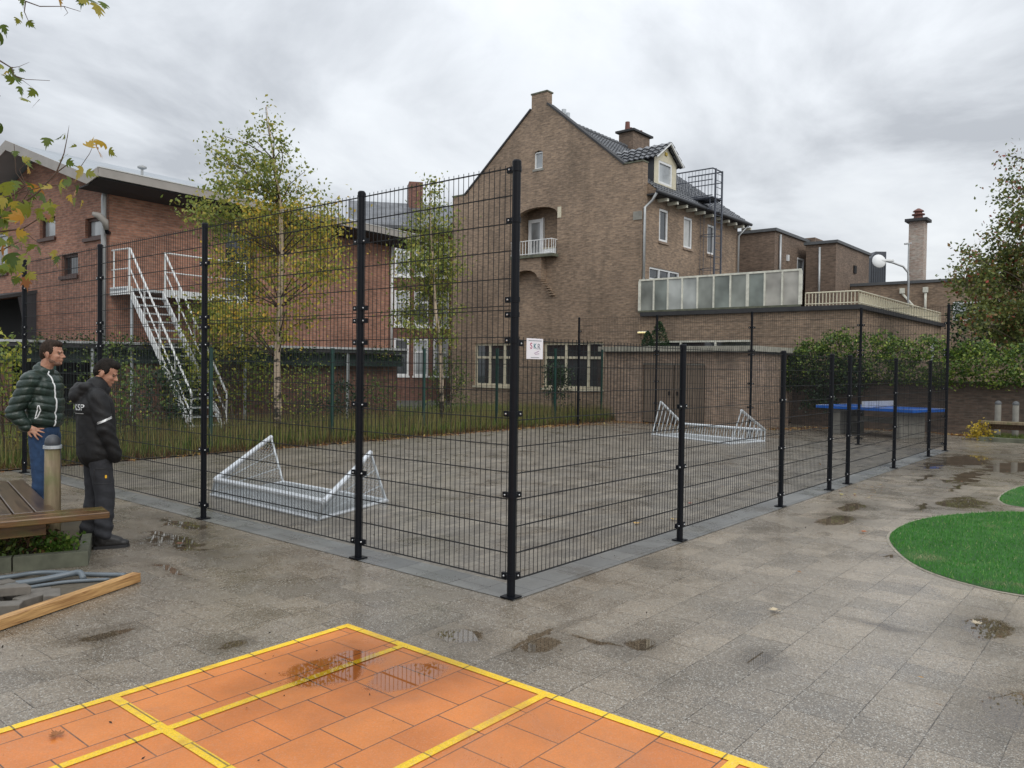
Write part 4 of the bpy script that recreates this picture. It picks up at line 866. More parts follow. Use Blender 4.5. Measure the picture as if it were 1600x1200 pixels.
for a0,a1 in ((6.98,8.0),(8.03,9.07)):
    d=MB()
    n_=7
    for k in range(n_): d.box(17.44,17.47,a0+(a1-a0)*k/n_+0.004,a0+(a1-a0)*(k+1)/n_-0.004,0.03,1.82)
    dd=d.build('door',M['door_wood'],sh)
    s=1 if a0<7.5 else -1; hx=a1-0.12 if s==1 else a0+0.12
    MB().obox((17.42,hx,0.95),(0.03,0.05,0.12)).build('handle',M['black_metal'],dd)
MB().box(17.43,17.475,6.95,9.1,1.83,1.875).build('door_head',M['concrete'],sh)
# ================================================================== FLAT-ROOFED BLOCKS BEHIND
def block(label,u0,u1,v0,v1,z1,wins=(),mt='dark_brick',edge='lead',wf=()):
    t=thing('flat_roofed_block',label,'building',((u0+u1)/2,(v0+v1)/2,0),FC)
    m=MB(); m.wall('x',u0,rect(v0,v1,0,z1),[rect(*w[:4]) for w in wf],depth=0.1); m.wall('y',v0,rect(u0,u1,0,z1),[rect(*w[:4]) for w in wins],depth=0.1); m.wall('x',u1,rect(v0,v1,0,z1)); m.wall('y',v1,rect(u0,u1,0,z1)); m.build('wall',M[mt],t)
    MB().box(u0-0.10,u1+0.10,v0-0.10,v1+0.10,z1,z1+0.14).build('roof_edge',M[edge],t)
    for w in wins: window(t,'y',v0,*w,fw=0.08,gm='glass_light',rec=0.05,fm='white')
    for w in wf: window(t,'x',u0,*w,fw=0.08,gm='glass_light',rec=0.05,fm='white')
    return t
bA=block('dark brick flat roofed block directly right of the gable house',33.0,38.2,11.05,15.5,8.42,[(36.0,37.0,5.9,7.5)])
downpipe(bA,[(33.5,10.97,8.3),(33.5,10.97,5.2)],0.06); MB().obox((34.6,11.0,7.3),(0.16,0.1,0.3)).build('wall_box',M['white'],bA)
MB().box(37.6,38.9,10.72,12.3,0,8.7).build('chimney_stack',M['dark_brick'],bA)
bB=block('narrower dark brick flat roofed block, second from the gable house',36.0,41.6,9.12,10.6,8.07)
MB().obox((39.0,9.08,7.05),(0.4,0.06,0.4)).build('wall_vent',M['dark_inside'],bB)
downpipe(bB,[(35.94,9.9,7.9),(35.94,9.9,4.4)],0.06); 
bC=block('long low brown brick block with grey roof edge under the tall chimney',38.4,46,-14.0,9.1,6.1,(),'house_brick',wf=[(2.9,4.35,4.2,5.1),(1.2,2.5,4.2,5.1),(-1.0,0.4,4.2,5.1)])
for v,d in ((6.6,-0.5),(5.55,0.0)):
    m=MB(); m.obox((38.3,v,5.75),(0.14,0.22,0.26)); m.build('rain_hopper',M['old_white'],bC); downpipe(bC,[(38.32,v,5.6),(38.32,v+d,5.0),(38.32,v+d,4.0)],0.06,'old_white')
# tall chimney, vent shaft, mast, street lamp (world frame)
def atz_(x,y): return (x,y)
tc_=thing('tall_chimney','tall square pale brick chimney with brown cap rising above the low block','chimney',(22.9,45,4),FW)
R12=Matrix.Rotation(math.radians(50.3),3,'Z')
m=MB(); m.obox((22.9,45,7.1),(0.78,0.78,6.2),R12); m.build('shaft',M['chim_brick'],tc_); MB().obox((22.9,45,10.28),(1.15,1.15,0.16),R12).build('cap',M['dark_edge'],tc_)
MB().lathe((22.9,45,10.36),[(0.26,0),(0.22,0.22),(0.34,0.24),(0.34,0.30),(0.2,0.34),(0.2,0.42),(0.30,0.44),(0.26,0.50),(0.06,0.62)],12).build('cowl',M['pot'],tc_)
mast=thing('roof_mast','thin grey roof mast standing close against the tall pale chimney','mast',(22.2,44.6,5),FW)
MB().rod((22.2,44.6,4.5),(22.2,44.6,8.9),0.045,6).build('pole',M['zinc'],mast); MB().rod((21.95,44.6,8.9),(22.35,44.6,8.95),0.05,6).build('head',M['zinc'],mast)
vs=thing('vent_shaft','dark grey ribbed metal ventilation shaft with slanted top behind the low block','vent',(20.5,45,5),FW)
m=MB(); m.ext([(20.1,5.0),(20.95,5.0),(20.95,8.46),(20.35,8.46),(20.1,8.1)],'y',44.6,45.4); m.build('shaft',plain('dark_cladding',(0.06,0.068,0.082),0.5),vs)
m=MB()
for k in range(7): m.box(20.14+k*0.12,20.18+k*0.12,44.57,44.598,5.0,8.05)
m.build('ribs',plain('dark_cladding_rib',(0.04,0.045,0.055),0.5),vs)
sl=thing('street_lamp','grey curved street lamp with round white head above the low block roof','lamp',(17.45,35,0),FW)
MB().tube([(17.45,35,0),(17.45,35,5.7),(17.42,35,6.1),(17.2,35,6.36),(16.75,35,6.52),(16.4,35,6.60)],0.045,8).build('pole',M['zinc'],sl,smooth=True)
MB().obox((16.5,35,6.62),(0.55,0.12,0.10),bev=0.02).build('arm_head',M['white'],sl)
bm_=MB(); bm_.lathe((0,0,0),[(0.03,-0.05),(0.22,-0.04),(0.31,0.0),(0.29,0.03),(0.12,0.06),(0.02,0.07)],20); 
R90=Matrix.Rotation(math.radians(80),3,'X'); bm_.v=[tuple(R90@Vector(v)+Vector((16.12,35,6.58))) for v in bm_.v]; bm_.build('lamp_disc',M['white'],sl,smooth=True)
# ================================================================== FAR ROW HOUSES (world frame, behind the birches)
FR=frame(-5.9,38,12)
rw=thing('row_house','distant red brick row house with white windows and red chimney between the birches','house',(2,0,0),FR)
wl=[]
for (z0,z1) in ((1.2,3.0),(3.6,5.3),(6.0,7.7)):
    for a in (0.2,1.15,2.1,3.1,4.1): wl.append((a,a+0.72,z0,z1))
m=MB(); m.wall('y',0.0,rect(-2.0,7.0,0,8.2),[rect(*w) for w in wl],depth=0.1); m.build('wall',M['far_brick'],rw)
for i,w in enumerate(wl): window(rw,'y',0.0,*w,(),(w[2]+1.15,),fw=0.09,rec=0.05,gm='glass_light' if i%3 else 'glass',sill='white')
m=MB(); m.ext([(-0.4,8.2),(-0.4,8.35),(2.6,10.0),(5.5,8.3),(5.5,8.15),(2.6,9.8)],'x',-2.0,7.2); m.build('roof',M['tiles'],rw)
MB().box(-0.35,-0.25,-2.0,-2.0,0,0) 
MB().box(1.0,1.7,2.0,2.8,8.9,11.0).build('chimney',M['far_brick'],rw)
# ================================================================== GARDEN WALL at the back right
gw=thing('garden_wall','dark weathered brick garden wall under the hedge behind the blue table','wall',(20.5,1.0,0),FC)
m=MB(); m.wall('x',20.5,rect(-9.0,5.48,0,1.42)); m.wall('x',20.72,rect(-9.0,5.48,0,1.42)); m.build('brickwork',M['wall_brick'],gw); MB().box(20.47,20.75,-9.0,5.48,1.422,1.47).build('coping',M['moss_concrete'],gw)
# ================================================================== VEGETATION
def px(x,y,D):
    """point at distance D (metres along the view) seen towards the photo position x,y"""
    f=_f+_rt*((x-800)/1234.8)+_up*((600-y)/1234.8); t=D/f.y; return Vector((0,0,1.709))+f*t
BIRCH_G=leafmat('birch_green',[(0,(0.11,0.16,0.035)),(0.5,(0.24,0.29,0.07)),(0.85,(0.38,0.38,0.09)),(1.0,(0.55,0.46,0.10))],0.4)
BIRCH_Y=leafmat('birch_yellow',[(0,(0.15,0.20,0.04)),(0.4,(0.32,0.34,0.07)),(0.75,(0.55,0.44,0.07)),(1.0,(0.66,0.42,0.06))],0.4)
SHRUB=leafmat('shrub_green',[(0,(0.04,0.07,0.02)),(0.6,(0.11,0.17,0.035)),(0.9,(0.22,0.28,0.055)),(1.0,(0.42,0.38,0.08))],0.3)
SHRUBY=leafmat('shrub_yellow_green',[(0,(0.11,0.16,0.03)),(0.6,(0.25,0.30,0.05)),(1.0,(0.52,0.46,0.08))],0.35)
SHRUBR=leafmat('shrub_rust',[(0,(0.05,0.035,0.02)),(0.5,(0.11,0.055,0.03)),(1.0,(0.20,0.12,0.04))],0.2)
HEDGE=leafmat('ivy_hedge',[(0,(0.035,0.075,0.02)),(0.5,(0.10,0.17,0.035)),(0.85,(0.22,0.31,0.055)),(1.0,(0.42,0.46,0.10))],0.3,0.4)
DARKIVY=leafmat('dark_ivy',[(0,(0.010,0.026,0.010)),(0.7,(0.025,0.055,0.02)),(1.0,(0.06,0.10,0.03))],0.15,0.4)
PEAR=leafmat('autumn_pear',[(0,(0.06,0.085,0.03)),(0.5,(0.15,0.19,0.05)),(0.82,(0.24,0.25,0.065)),(0.94,(0.26,0.12,0.06)),(1.0,(0.34,0.07,0.05))],0.3)
CONIF=leafmat('conifer_green',[(0,(0.012,0.035,0.012)),(1.0,(0.035,0.085,0.022))],0.1)
def barkmat():
    m,t,b=mat('birch_bark'); tc=N(t,'ShaderNodeTexCoord'); mp=N(t,'ShaderNodeMapping'); mp.inputs['Scale'].default_value=(5,5,9); L(t,tc.outputs['Object'],mp.inputs[0])
    n=N(t,'ShaderNodeTexNoise',inp={'Scale':1.0,'Detail':6.0,'Roughness':0.7}); L(t,mp.outputs[0],n.inputs['Vector'])
    s=N(t,'ShaderNodeSeparateXYZ'); L(t,tc.outputs['Object'],s.inputs[0]); h=N(t,'ShaderNodeMapRange',inp={1:0.2,2:2.2,3:0.10,4:-0.07}); L(t,s.outputs[2],h.inputs[0]); ad=N(t,'ShaderNodeMath',operation='ADD'); L(t,n.outputs[0],ad.inputs[0]); L(t,h.outputs[0],ad.inputs[1])
    cr=N(t,'ShaderNodeValToRGB'); e=cr.color_ramp.elements; e[0].position=0.50; e[0].color=(0.46,0.36,0.26,1); e[1].position=0.575; e[1].color=(0.04,0.03,0.022,1); L(t,ad.outputs[0],cr.inputs[0]); L(t,cr.outputs[0],b.inputs['Base Color']); b.inputs['Roughness'].default_value=0.8; return m
M['birch']=barkmat(); M['bark']=plain('bark',(0.07,0.055,0.04),0.9,0,0.4,12,bump=0.5); M['twig']=plain('twig',(0.075,0.05,0.035),0.85)
def sph(n,c,r):
    d=rs.randn(n,3); d/=np.linalg.norm(d,axis=1,keepdims=True); return np.array(c)+d*(rs.rand(n,1)**0.45)*r
def crown(par,clusters,mat_,size,per,sub=9,sig=0.16,name='crown',F=FW,asp=0.62,tw=None,tr=0.006):
    """clusters: (centre, radius, weight). sub-clumps inside every cluster, leaves round every sub-clump"""
    P=[]
    for c,r,w in clusters:
        k=max(2,int(sub*w)); cs=sph(k,c,r)
        for q in cs:
            n=max(3,int(per*w*(0.5+rs.rand()))); s=sig*(0.6+0.8*rs.rand())
            P.append(q+rs.randn(n,3)*s*np.array([1,1,0.85]))
            if tw is not None: tw.rod(c,q,tr,3,tr*0.5,cap=False)
    P=np.concatenate(P); o=leafquads(name,P,size,mat_,par,F,asp=asp)
    return o
def treething(name,label,cat,base,group=None): return thing(name,label,cat,tuple(base),FW,group)
def branchy(par,trunk_pts,rad,clusters,mt,rise=0.7,br=0.022,nm='limb'):
    """trunk through the points and one limb to every cluster"""
    m=MB(); m.tube(trunk_pts,rad,8); m.build('trunk',mt,par,FW,smooth=True,uv=False)
    b=MB(); T=[Vector(p) for p in trunk_pts]
    for c,r,w in clusters:
        c=Vector(c); zt=c.z-rise*(0.5+rnd.random())-0.25*(c-T[0]).xy.length*0.3
        best=min(T,key=lambda q:abs(q.z-zt)); i=T.index(best); j=min(i+1,len(T)-1); 
        k=0 if T[j].z-T[i].z<1e-6 else max(0,min(1,(zt-T[i].z)/(T[j].z-T[i].z))); s=T[i].lerp(T[j],k)
        mid=s.lerp(c,0.5)+Vector((rnd.uniform(-.08,.08),rnd.uniform(-.08,.08),0.10))
        b.tube([s,mid,c],[br,br*0.6,br*0.25],5)
    return b
# ---- birch 1
D1=17.6
cl=[(415,168,6,.25),(418,195,11,.5),(388,212,9,.5),(440,222,11,.5),(348,212,7,.35),(338,240,8,.45),(322,226,4,.2),(355,258,15,.8),(395,250,17,.9),(425,255,17,.8),(450,240,9,.4),(345,288,14,.8),(380,296,20,1.1),(420,298,20,1.1),(455,300,12,.7),
 (476,268,6,.3),(492,300,8,.4),(505,320,8,.35),(310,326,12,.6),(292,318,6,.3),(332,338,16,.8),(360,345,18,1),(312,345,9,.5),(340,372,14,.7)]
cy=[(420,340,22,1.1),(455,335,20,1),(485,345,18,.9),(520,345,14,.7),(400,375,24,1.1),(450,380,25,1.1),(500,385,20,1),(532,395,10,.5),(360,415,18,.7),(420,425,22,.9),(470,420,20,.9),(395,460,16,.6),(455,465,16,.6),(345,450,16,.6),(515,430,13,.5),(500,465,10,.4),(380,500,14,.6),(340,500,13,.6),(410,500,18,.8),(440,520,16,.7),(365,535,16,.7),(475,500,14,.6),(330,470,14,.7),(365,490,18,.8),(500,420,20,.9),(425,385,20,.9),(395,335,16,.8),(540,420,10,.4),(350,415,16,.8),(385,440,18,.8)]
def conv(l,D,jd=0.8):
    out=[]
    for x,y,r,w in l: d=D+rnd.uniform(-jd,jd)*min(1,(r/12)); out.append((tuple(px(x,y,d)),r*D/1234.8*1.15,w))
    return out
g1=conv(cl,D1); y1_=conv(cy,D1,1.1)
bs=px(433,700,D1); bs.z=0.02
t1=treething('birch_tree','tall white barked birch with yellowing leaves, the left and larger of two','tree',bs,'birches in the garden strip')
tp=[Vector((bs.x,bs.y,0.0)),px(434,640,D1),px(433,560,D1),px(437,480,D1),px(440,400,D1),px(438,320,D1),px(428,250,D1),px(416,165,D1)]
b1=branchy(t1,tp,[0.105,0.085,0.075,0.066,0.056,0.042,0.024,0.006],g1+y1_,M['birch'],0.75,0.018)
crown(t1,g1,BIRCH_G,0.086,27,17,0.16,'crown',FW,0.62,b1,0.0045)
crown(t1,y1_,BIRCH_Y,0.084,28,17,0.21,'crown',FW,0.62,b1,0.0045); b1.build('branches',M['twig'],t1,FW,smooth=True,uv=False)
# ---- birch 2
D2=22.0
cl=[(672,285,5,.3),(675,305,7,.5),(668,330,10,.5),(688,325,9,.4),(655,345,10,.5),(680,355,14,.8),(705,350,9,.4),(640,370,12,.6),(670,385,18,1),(700,390,14,.8),(625,410,10,.5),(650,415,18,1),(685,420,18,1),(715,420,10,.5),(630,445,12,.6),(665,450,20,1),(700,455,14,.7),(640,485,16,.8),(680,490,18,.9),(712,490,8,.4),(650,520,14,.7),(690,525,14,.7),(625,500,10,.4)]
g2=conv(cl,D2,0.9); bs=px(691,652,D2); bs.z=0.02
t2=treething('birch_tree','slimmer green birch between the row houses and the gable house, right of the other birch','tree',bs,'birches in the garden strip')
b2=branchy(t2,[Vector((bs.x,bs.y,0)),px(690,600,D2),px(688,540,D2),px(680,480,D2),px(676,400,D2),px(672,340,D2),px(672,280,D2)],[0.075,0.06,0.052,0.045,0.035,0.022,0.006],g2,M['birch'],0.8,0.016)
crown(t2,g2,BIRCH_G,0.095,36,16,0.20,'crown',FW,0.62,b2,0.005); b2.build('branches',M['twig'],t2,FW,smooth=True,uv=False)
# ---- shrubs of the garden strip (cage frame)
def shrub(label,c,rx,ry,h,mt,size=0.07,n=26,per=22,sig=0.14,stems=7,name='shrub',group=None,low=0.15,F=FC,z0=0.0):
    t=thing(name,label,'shrub' if name=='shrub' else 'plant',(c[0],c[1],z0),F,group)
    s=MB(); P=[]
    for k in range(n):
        a=rnd.uniform(0,2*PI); q=math.sqrt(rnd.random()); z=z0+h*(low+(1-low)*rnd.random()**0.8); w=math.sqrt(max(0.05,1-((z-z0)/h-0.45)**2*2.2))
        p=Vector((c[0]+rx*q*w*math.cos(a),c[1]+ry*q*w*math.sin(a),z)); m_=int(per*(0.5+rnd.random()))
        P.append(np.array(p)+rs.randn(m_,3)*sig)
        if k<stems: b0=Vector((c[0]+rnd.uniform(-.1,.1),c[1]+rnd.uniform(-.1,.1),z0)); s.tube([b0,b0.lerp(p,0.55)+Vector((0,0,0.15*h)),p],[0.014,0.009,0.004],4)
        elif k%2==0: b0=Vector((c[0],c[1],z0+0.35*h)); s.tube([b0,b0.lerp(p,0.5),p],[0.008,0.006,0.003],3)
    s.build('stems',M['twig'],t,F,uv=False); P=np.concatenate(P); P[:,2]=np.maximum(P[:,2],z0+0.03)
    leafquads('foliage',P,size,mt,t,F); return t
shrub('yellow green bamboo-like shrub at the far left behind the green jacketed man',(0.25,10.9),0.55,0.3,1.95,SHRUBY,0.085,42,24)
shrub('loose green shrub seen between the heads of the two men',(1.75,11.1),0.45,0.35,1.75,SHRUB,0.07,22,20)
shrub('tall sparse green shrub just left of the escape stair foot',(2.75,12.6),0.5,0.5,2.2,SHRUB,0.07,24,16)
shrub('small rust brown shrub left of the birch trunk',(4.55,11.6),0.55,0.4,1.2,SHRUBR,0.06,18,12)
shrub('yellow green shrub right of the larger birch trunk',(6.35,11.7),0.7,0.45,1.55,SHRUBY,0.065,30,18)
shrub('green shrub hanging over the low outbuilding right of the larger birch',(7.5,12.6),0.7,0.4,1.9,SHRUB,0.07,24,16)
shrub('big yellow green bush growing up before the school wall behind the larger birch',(6.2,14.6),1.5,0.6,3.1,SHRUBY,0.10,120,30,0.22)
shrub('green bush beside the thin birch trunk, left of the ground floor windows',(11.9,12.3),0.8,0.5,1.95,SHRUB,0.075,44,24)
shrub('dark green shrub in front of the right ground floor window',(15.6,11.15),0.35,0.45,1.85,DARKIVY,0.07,40,34)
shrub('small green shrub at the foot of the thin birch',(9.9,12.9),0.6,0.5,1.35,SHRUB,0.07,26,18)
shrub('leafy green shrub right behind the head of the black jacketed man',(2.35,11.3),0.5,0.35,1.5,SHRUB,0.07,26,20)
shrub('dark green shrub filling the gap before the outbuilding left of the birch',(3.9,13.2),0.8,0.5,1.6,DARKIVY,0.075,44,26)
shrub('dark green low bush before the outbuilding right of the larger birch',(8.5,13.0),0.8,0.5,1.2,DARKIVY,0.075,40,24)
# ivy along the outbuilding roof edge
iv=thing('ivy','trailing ivy hanging along the roof edge of the low outbuilding','plant',(1.0,-0.3,1.95),FL)
P=[]
for k in range(70):
    a=rnd.uniform(0.6,10.2); h=abs(rnd.gauss(0,0.16)); P.append(np.array([a,-0.42,2.1-h])+rs.randn(16,3)*np.array([.12,.05,.09]))
for k in range(26): a=rnd.uniform(0.9,4.0); P.append(np.array([a,-0.35,2.26])+rs.randn(12,3)*np.array([.12,.1,.07]))
leafquads('foliage',np.concatenate(P),0.075,leafmat('hanging_ivy',[(0,(0.02,0.04,0.012)),(0.7,(0.05,0.08,0.02)),(0.9,(0.14,0.17,0.04)),(1.0,(0.34,0.28,0.06))],0.2),iv,FL)
# ---- conifers behind the shed
for i,(v,u,h,r,lb_) in enumerate(((10.95,20.9,3.08,0.34,'smaller dark green cone shaped conifer behind the brick shed'),(10.48,20.9,3.42,0.44,'larger dark green cone shaped conifer behind the brick shed'))):
    t=thing('conifer',lb_,'tree',(u,v,0),FC,'pair of conifers behind the shed'); MB().tube([(u,v,0),(u,v,h*0.95)],[0.05,0.01],6).build('trunk',M['bark'],t)
    n=2600; z=rs.rand(n)**0.8; a=rs.rand(n)*2*PI; q=(1-z)**0.6*1.45*r*(0.72+0.4*rs.rand(n)); z0=1.2
    leafquads('crown',np.stack([u+q*np.cos(a),v+q*np.sin(a),z0+z*(h-z0)],1),0.075,CONIF,t,FC,asp=0.4)
# ---- hedge on the garden wall
hg=thing('hedge','thick yellow green ivy hedge growing over the dark garden wall','hedge',(20.3,1.0,1.4),FC)
P=[];tops=[(5.5,2.05),(4.95,2.6),(4.3,2.85),(3.4,2.83),(2.4,2.70),(1.5,2.6),(0.7,2.5),(-0.2,2.42),(-1.2,2.45),(-9,2.5)]
def topz(v):
    for (a,z),(b_,z2) in zip(tops,tops[1:]):
        if b_<=v<=a: return z+(z2-z)*(a-v)/(a-b_)
    return 2.4
for k in range(1500):
    v=5.5-11.5*rnd.random()**1.15; tz=topz(v)+0.10*math.sin(v*5.1)+0.07*math.sin(v*11.7); d=rnd.random()
    z=tz-(tz-1.38)*d**1.1; u=20.35-0.45*math.sin(PI*min(1,max(0,(z-1.2)/(tz-1.1))))*rnd.random()**0.5+rnd.uniform(-.02,.3)
    P.append((np.array([u,v,z]),15))
def expand(P,s): return np.concatenate([p+rs.randn(n,3)*s for p,n in P])
leafquads('foliage',expand(P,0.085),0.085,HEDGE,hg,FC)
s=MB()
for k in range(26): v=5.2-k*0.42; s.tube([(20.6,v,1.2),(20.45,v+rnd.uniform(-.2,.2),1.9),(20.3,v+rnd.uniform(-.3,.3),topz(v)-0.1)],[0.02,0.014,0.004],5)
s.build('stems',M['twig'],hg,FC,uv=False)
iv2=thing('ivy','dark ivy hanging down the left end of the garden wall beside the shed','plant',(20.3,4.6,1.0),FC)
P=[]
for k in range(330):
    v=rnd.uniform(3.2,5.75); z=rnd.uniform(0.55 if 4.0<v<5.0 else 1.1,2.15); P.append((np.array([20.25-0.25*rnd.random(),v,z]),12))
leafquads('foliage',expand(P,0.07),0.085,DARKIVY,iv2,FC)
iv3=thing('ivy','dark green ivy climbing behind the far right corner post of the cage','plant',(33.0,3.6,3.0),FC)
P=[]
for k in range(420): v=rnd.uniform(-0.5,3.6); u=33.5+rnd.uniform(0,.5); P.append((np.array([u,v,rnd.uniform(2.3,4.75-0.12*abs(v-2.5))]),12))
leafquads('foliage',expand(P,0.12),0.13,DARKIVY,iv3,FC)
# ---- autumn tree at the right
D3=24.5
cl=[(1582,450,48,2.2),(1530,402,20,.8),(1512,398,10,.5),(1545,475,30,1.4),(1598,385,42,2),(1585,335,22,.7),(1560,312,9,.35),(1578,285,16,.6),(1588,252,13,.5),(1572,243,7,.25),(1600,300,30,.8),(1515,445,26,1.2),(1535,435,24,1.2),(1568,400,24,1.2),(1552,372,12,.5),(1628,300,40,1.4),(1650,400,80,3.0),(1640,500,60,2.6),(1570,505,34,1.6),(1530,500,18,.9),(1590,535,24,1.1),(1680,260,60,2)]
g3=conv(cl,D3,1.4)
t3=treething('autumn_tree','bushy green tree turning red at the right edge beyond the hedge','tree',(16.9,24.6,0))
b3=branchy(t3,[(16.9,24.6,0),(16.85,24.6,2.0),(16.6,24.5,4.0),(16.3,24.5,6.0),(16.2,24.4,8.0)],[0.16,0.13,0.10,0.06,0.02],g3,M['bark'],0.9,0.03)
crown(t3,g3,PEAR,0.11,27,16,0.20,'crown',FW,0.66,b3,0.007); b3.build('branches',M['bark'],t3,FW,smooth=True,uv=False)
# ---- maple branches reaching in from the left
MAPLE=leafmat('maple_leaf',[(0,(0.05,0.09,0.015)),(0.45,(0.13,0.18,0.025)),(0.75,(0.26,0.27,0.04)),(0.88,(0.46,0.33,0.05)),(0.96,(0.42,0.20,0.04)),(1.0,(0.22,0.09,0.05))],0.45,0.5)
mt_=treething('maple_tree','maple whose thin autumn branches hang in at the top left, close to the camera','tree',(-5.2,3.9,0))
MB().tube([(-5.2,3.9,0),(-5.15,3.95,1.5),(-5.2,3.9,3.0),(-5.1,3.9,5.0)],[0.16,0.14,0.12,0.08],10).build('trunk',M['bark'],mt_,FW,smooth=True,uv=False)
shape=[(0,-0.12),(0.10,-0.32),(0.30,-0.42),(0.22,-0.18),(0.52,-0.34),(0.46,-0.16),(0.70,-0.12),(0.62,-0.05),(1.0,0.0),(0.62,0.05),(0.70,0.12),(0.46,0.16),(0.52,0.34),(0.22,0.18),(0.30,0.42),(0.10,0.32),(0,0.12)]
lv=MB()
def mleaf(c,s,down=0.6):
    d=Vector((rnd.gauss(0,.6),rnd.gauss(0,.5),-down+rnd.gauss(0,.5))).normalized(); q=Vector((rnd.gauss(0,1),rnd.gauss(0,.6),rnd.gauss(0,.6))); sd_=d.cross(q).normalized(); n=d.cross(sd_)
    cu=rnd.uniform(0.1,0.6); cv=rnd.uniform(-.3,.8)
    vs=[Vector(c)+d*(a*s)+sd_*(b*s*1.15)+n*s*(-cu*a*a*0.6+cv*b*b) for a,b in shape]; mid=[Vector(c)+d*(a*s)+n*s*(-cu*a*a*0.6) for a in (0.0,0.3,0.62)]
    k=len(shape); vs+=mid
    half1=[0,1,2,3,4,5,6,7,8]; half2=[8,9,10,11,12,13,14,15,16]
    lv.add(vs,[(k,0,1,2,3),(k,3,4,5,k+1),(k+1,5,6,7,k+2),(k+2,7,8),(k+2,8,9),(k+2,9,10,11,k+1),(k+1,11,12,13,k),(k,13,14,15,16),(k,16,0)])
LV=[(33,2,18),(92,3,20),(128,0,22),(142,8,28),(152,16,30),(162,10,20),(135,4,20),(3,45,22),(5,66,24),(32,25,16),(28,33,14),(43,38,16),(5,110,22),(14,112,16),(36,112,14),(22,130,24),(32,142,22),(55,146,18),(42,162,22),(5,208,20),(75,222,22),(98,216,20),(120,232,14),(150,240,34),(163,232,30),(170,240,18),(137,236,22),(100,253,24),(104,258,20),(130,272,30),(135,275,22),(62,290,12),(60,255,14),(35,255,18),(25,240,14),
 (10,292,26),(22,290,26),(38,255,22),(45,268,20),(58,300,34),(66,312,34),(50,296,26),(70,325,26),(35,330,34),(20,322,32),(48,335,30),(8,318,30),(5,340,30),(12,352,26),(28,352,22),(82,300,24),(92,296,22),(112,292,28),(118,304,24),(122,306,26),(112,318,20),(80,330,20),(5,382,28),(14,405,30),(28,412,32),(38,428,30),(40,440,26),(22,424,28),(6,408,26),(34,372,24),(25,370,20),(55,390,26),(60,392,22),(84,399,28),(90,406,18),(30,398,26),(45,432,22),(18,444,18),(8,370,22),(50,318,28),(28,308,22),(75,345,16),(60,340,22),(5,300,24),(95,290,16),(3,330,28),(2,395,26),(12,430,22)]
for x,y,s in LV:
    D=3.75+rnd.uniform(-.35,.45); mleaf(px(x,y-s*0.3,D),s*D/1234.8*rnd.uniform(0.85,1.05))
    if (y>280 and rnd.random()<0.85) or rnd.random()<0.2: mleaf(px(x+rnd.uniform(-14,10),y+rnd.uniform(-14,14),D+rnd.uniform(-.2,.3)),s*D/1234.8*rnd.uniform(0.6,0.9))
lv.build('leaves',MAPLE,mt_,FW,uv=False)
tw=MB()
def twig(l,r0=0.006,D=3.8):
    pts=[px(x,y,D) if not isinstance(x,Vector) else x for x,y in l]; n=len(pts); tw.tube(pts,[r0*(1-0.75*i/(n-1)) for i in range(n)],5)
B0=Vector((-5.15,3.9,3.2)); B1=Vector((-5.1,3.9,4.2))
for l,r in (([(-60,370),(0,340),(30,322),(60,300),(88,270),(100,240),(105,215)],.007),([(-60,380),(0,362),(35,358),(60,342),(75,335)],.006),([(-60,330),(0,322),(20,305),(40,290),(25,270),(22,225)],.005),([(88,270),(108,255),(125,262),(140,240),(148,222)],.003),([(30,322),(45,300),(30,265),(45,250)],.003),
    ([(-60,70),(0,95),(18,106),(22,118),(40,124),(78,126)],.0045),([(18,106),(30,104),(46,97)],.002),([(22,118),(36,126),(52,138)],.002),([(-60,-30),(0,-12),(40,2),(62,10),(100,10),(126,18)],.0045),([(40,2),(38,18),(44,32),(52,36)],.003),([(100,10),(106,20),(100,25)],.002),([(-60,420),(0,392),(25,380),(45,372)],.005),([(-60,350),(0,310),(50,296),(75,290),(110,288)],.004),([(105,215),(108,196)],.002),([(35,358),(50,372),(70,385)],.003),([(126,0),(140,-30),(90,-60),(0,-60)],.004),([(0,150),(-40,130)],.003),([(62,155),(50,168)],.001)):
    twig(l,r,3.8)
for y in (370,330,70,-30,420): tw.tube([B0 if y>200 else B1,(B0 if y>200 else B1).lerp(px(-60,y,3.8),0.5)+Vector((0,0,.12)),px(-60,y,3.8)],[0.03,0.016,0.007],6)
tw.build('branches',M['twig'],mt_,FW,uv=False)
# ================================================================== SMALL OBJECTS
# table tennis table (cage frame)
tt=thing('table_tennis_table','blue outdoor table tennis table on concrete legs beyond the far fence','table',(18.0,2.3,0),FC)
TL=Matrix.Rotation(math.radians(-27.0),3,'Z')  # long axis direction inside the cage frame
def tb(c): q=TL@Vector((c[0],c[1],0)); return (18.1+q.x,2.35+q.y,c[2])
RT=TL
blue=plain('blue_table_top',(0.012,0.13,0.55),0.3,0,0.06)
AX=Matrix.Rotation(math.radians(34),3,'Z')@Matrix.Identity(3)
cx,cy=18.05,2.25; ang=math.atan2(4.04-0.85,17.91-17.2)
AX=Matrix.Rotation(math.radians(74),3,'Z')
def A_(x,y,z): q=AX@Vector((x,y,0)); return (cx+q.x,cy+q.y,z)
MB().obox(A_(0,0,0.73),(2.74,1.525,0.08),AX,bev=0.01).build('table_top',blue,tt)
m=MB()
for y in (-0.755,0.755): m.obox(A_(0,y,0.7725),(2.74,0.02,0.003),AX)
for x in (-1.36,1.36): m.obox(A_(x,0,0.7725),(0.02,1.49,0.003),AX)
m.build('edge_line',M['white'],tt)
MB().obox(A_(0,0,0.85),(0.03,1.5,0.15),AX).build('net_plate',M['galv'],tt)
for x in (-0.85,0.85): MB().obox(A_(x,0,0.36),(0.22,1.15,0.72),AX,bev=0.01).build('leg',M['concrete'],tt)
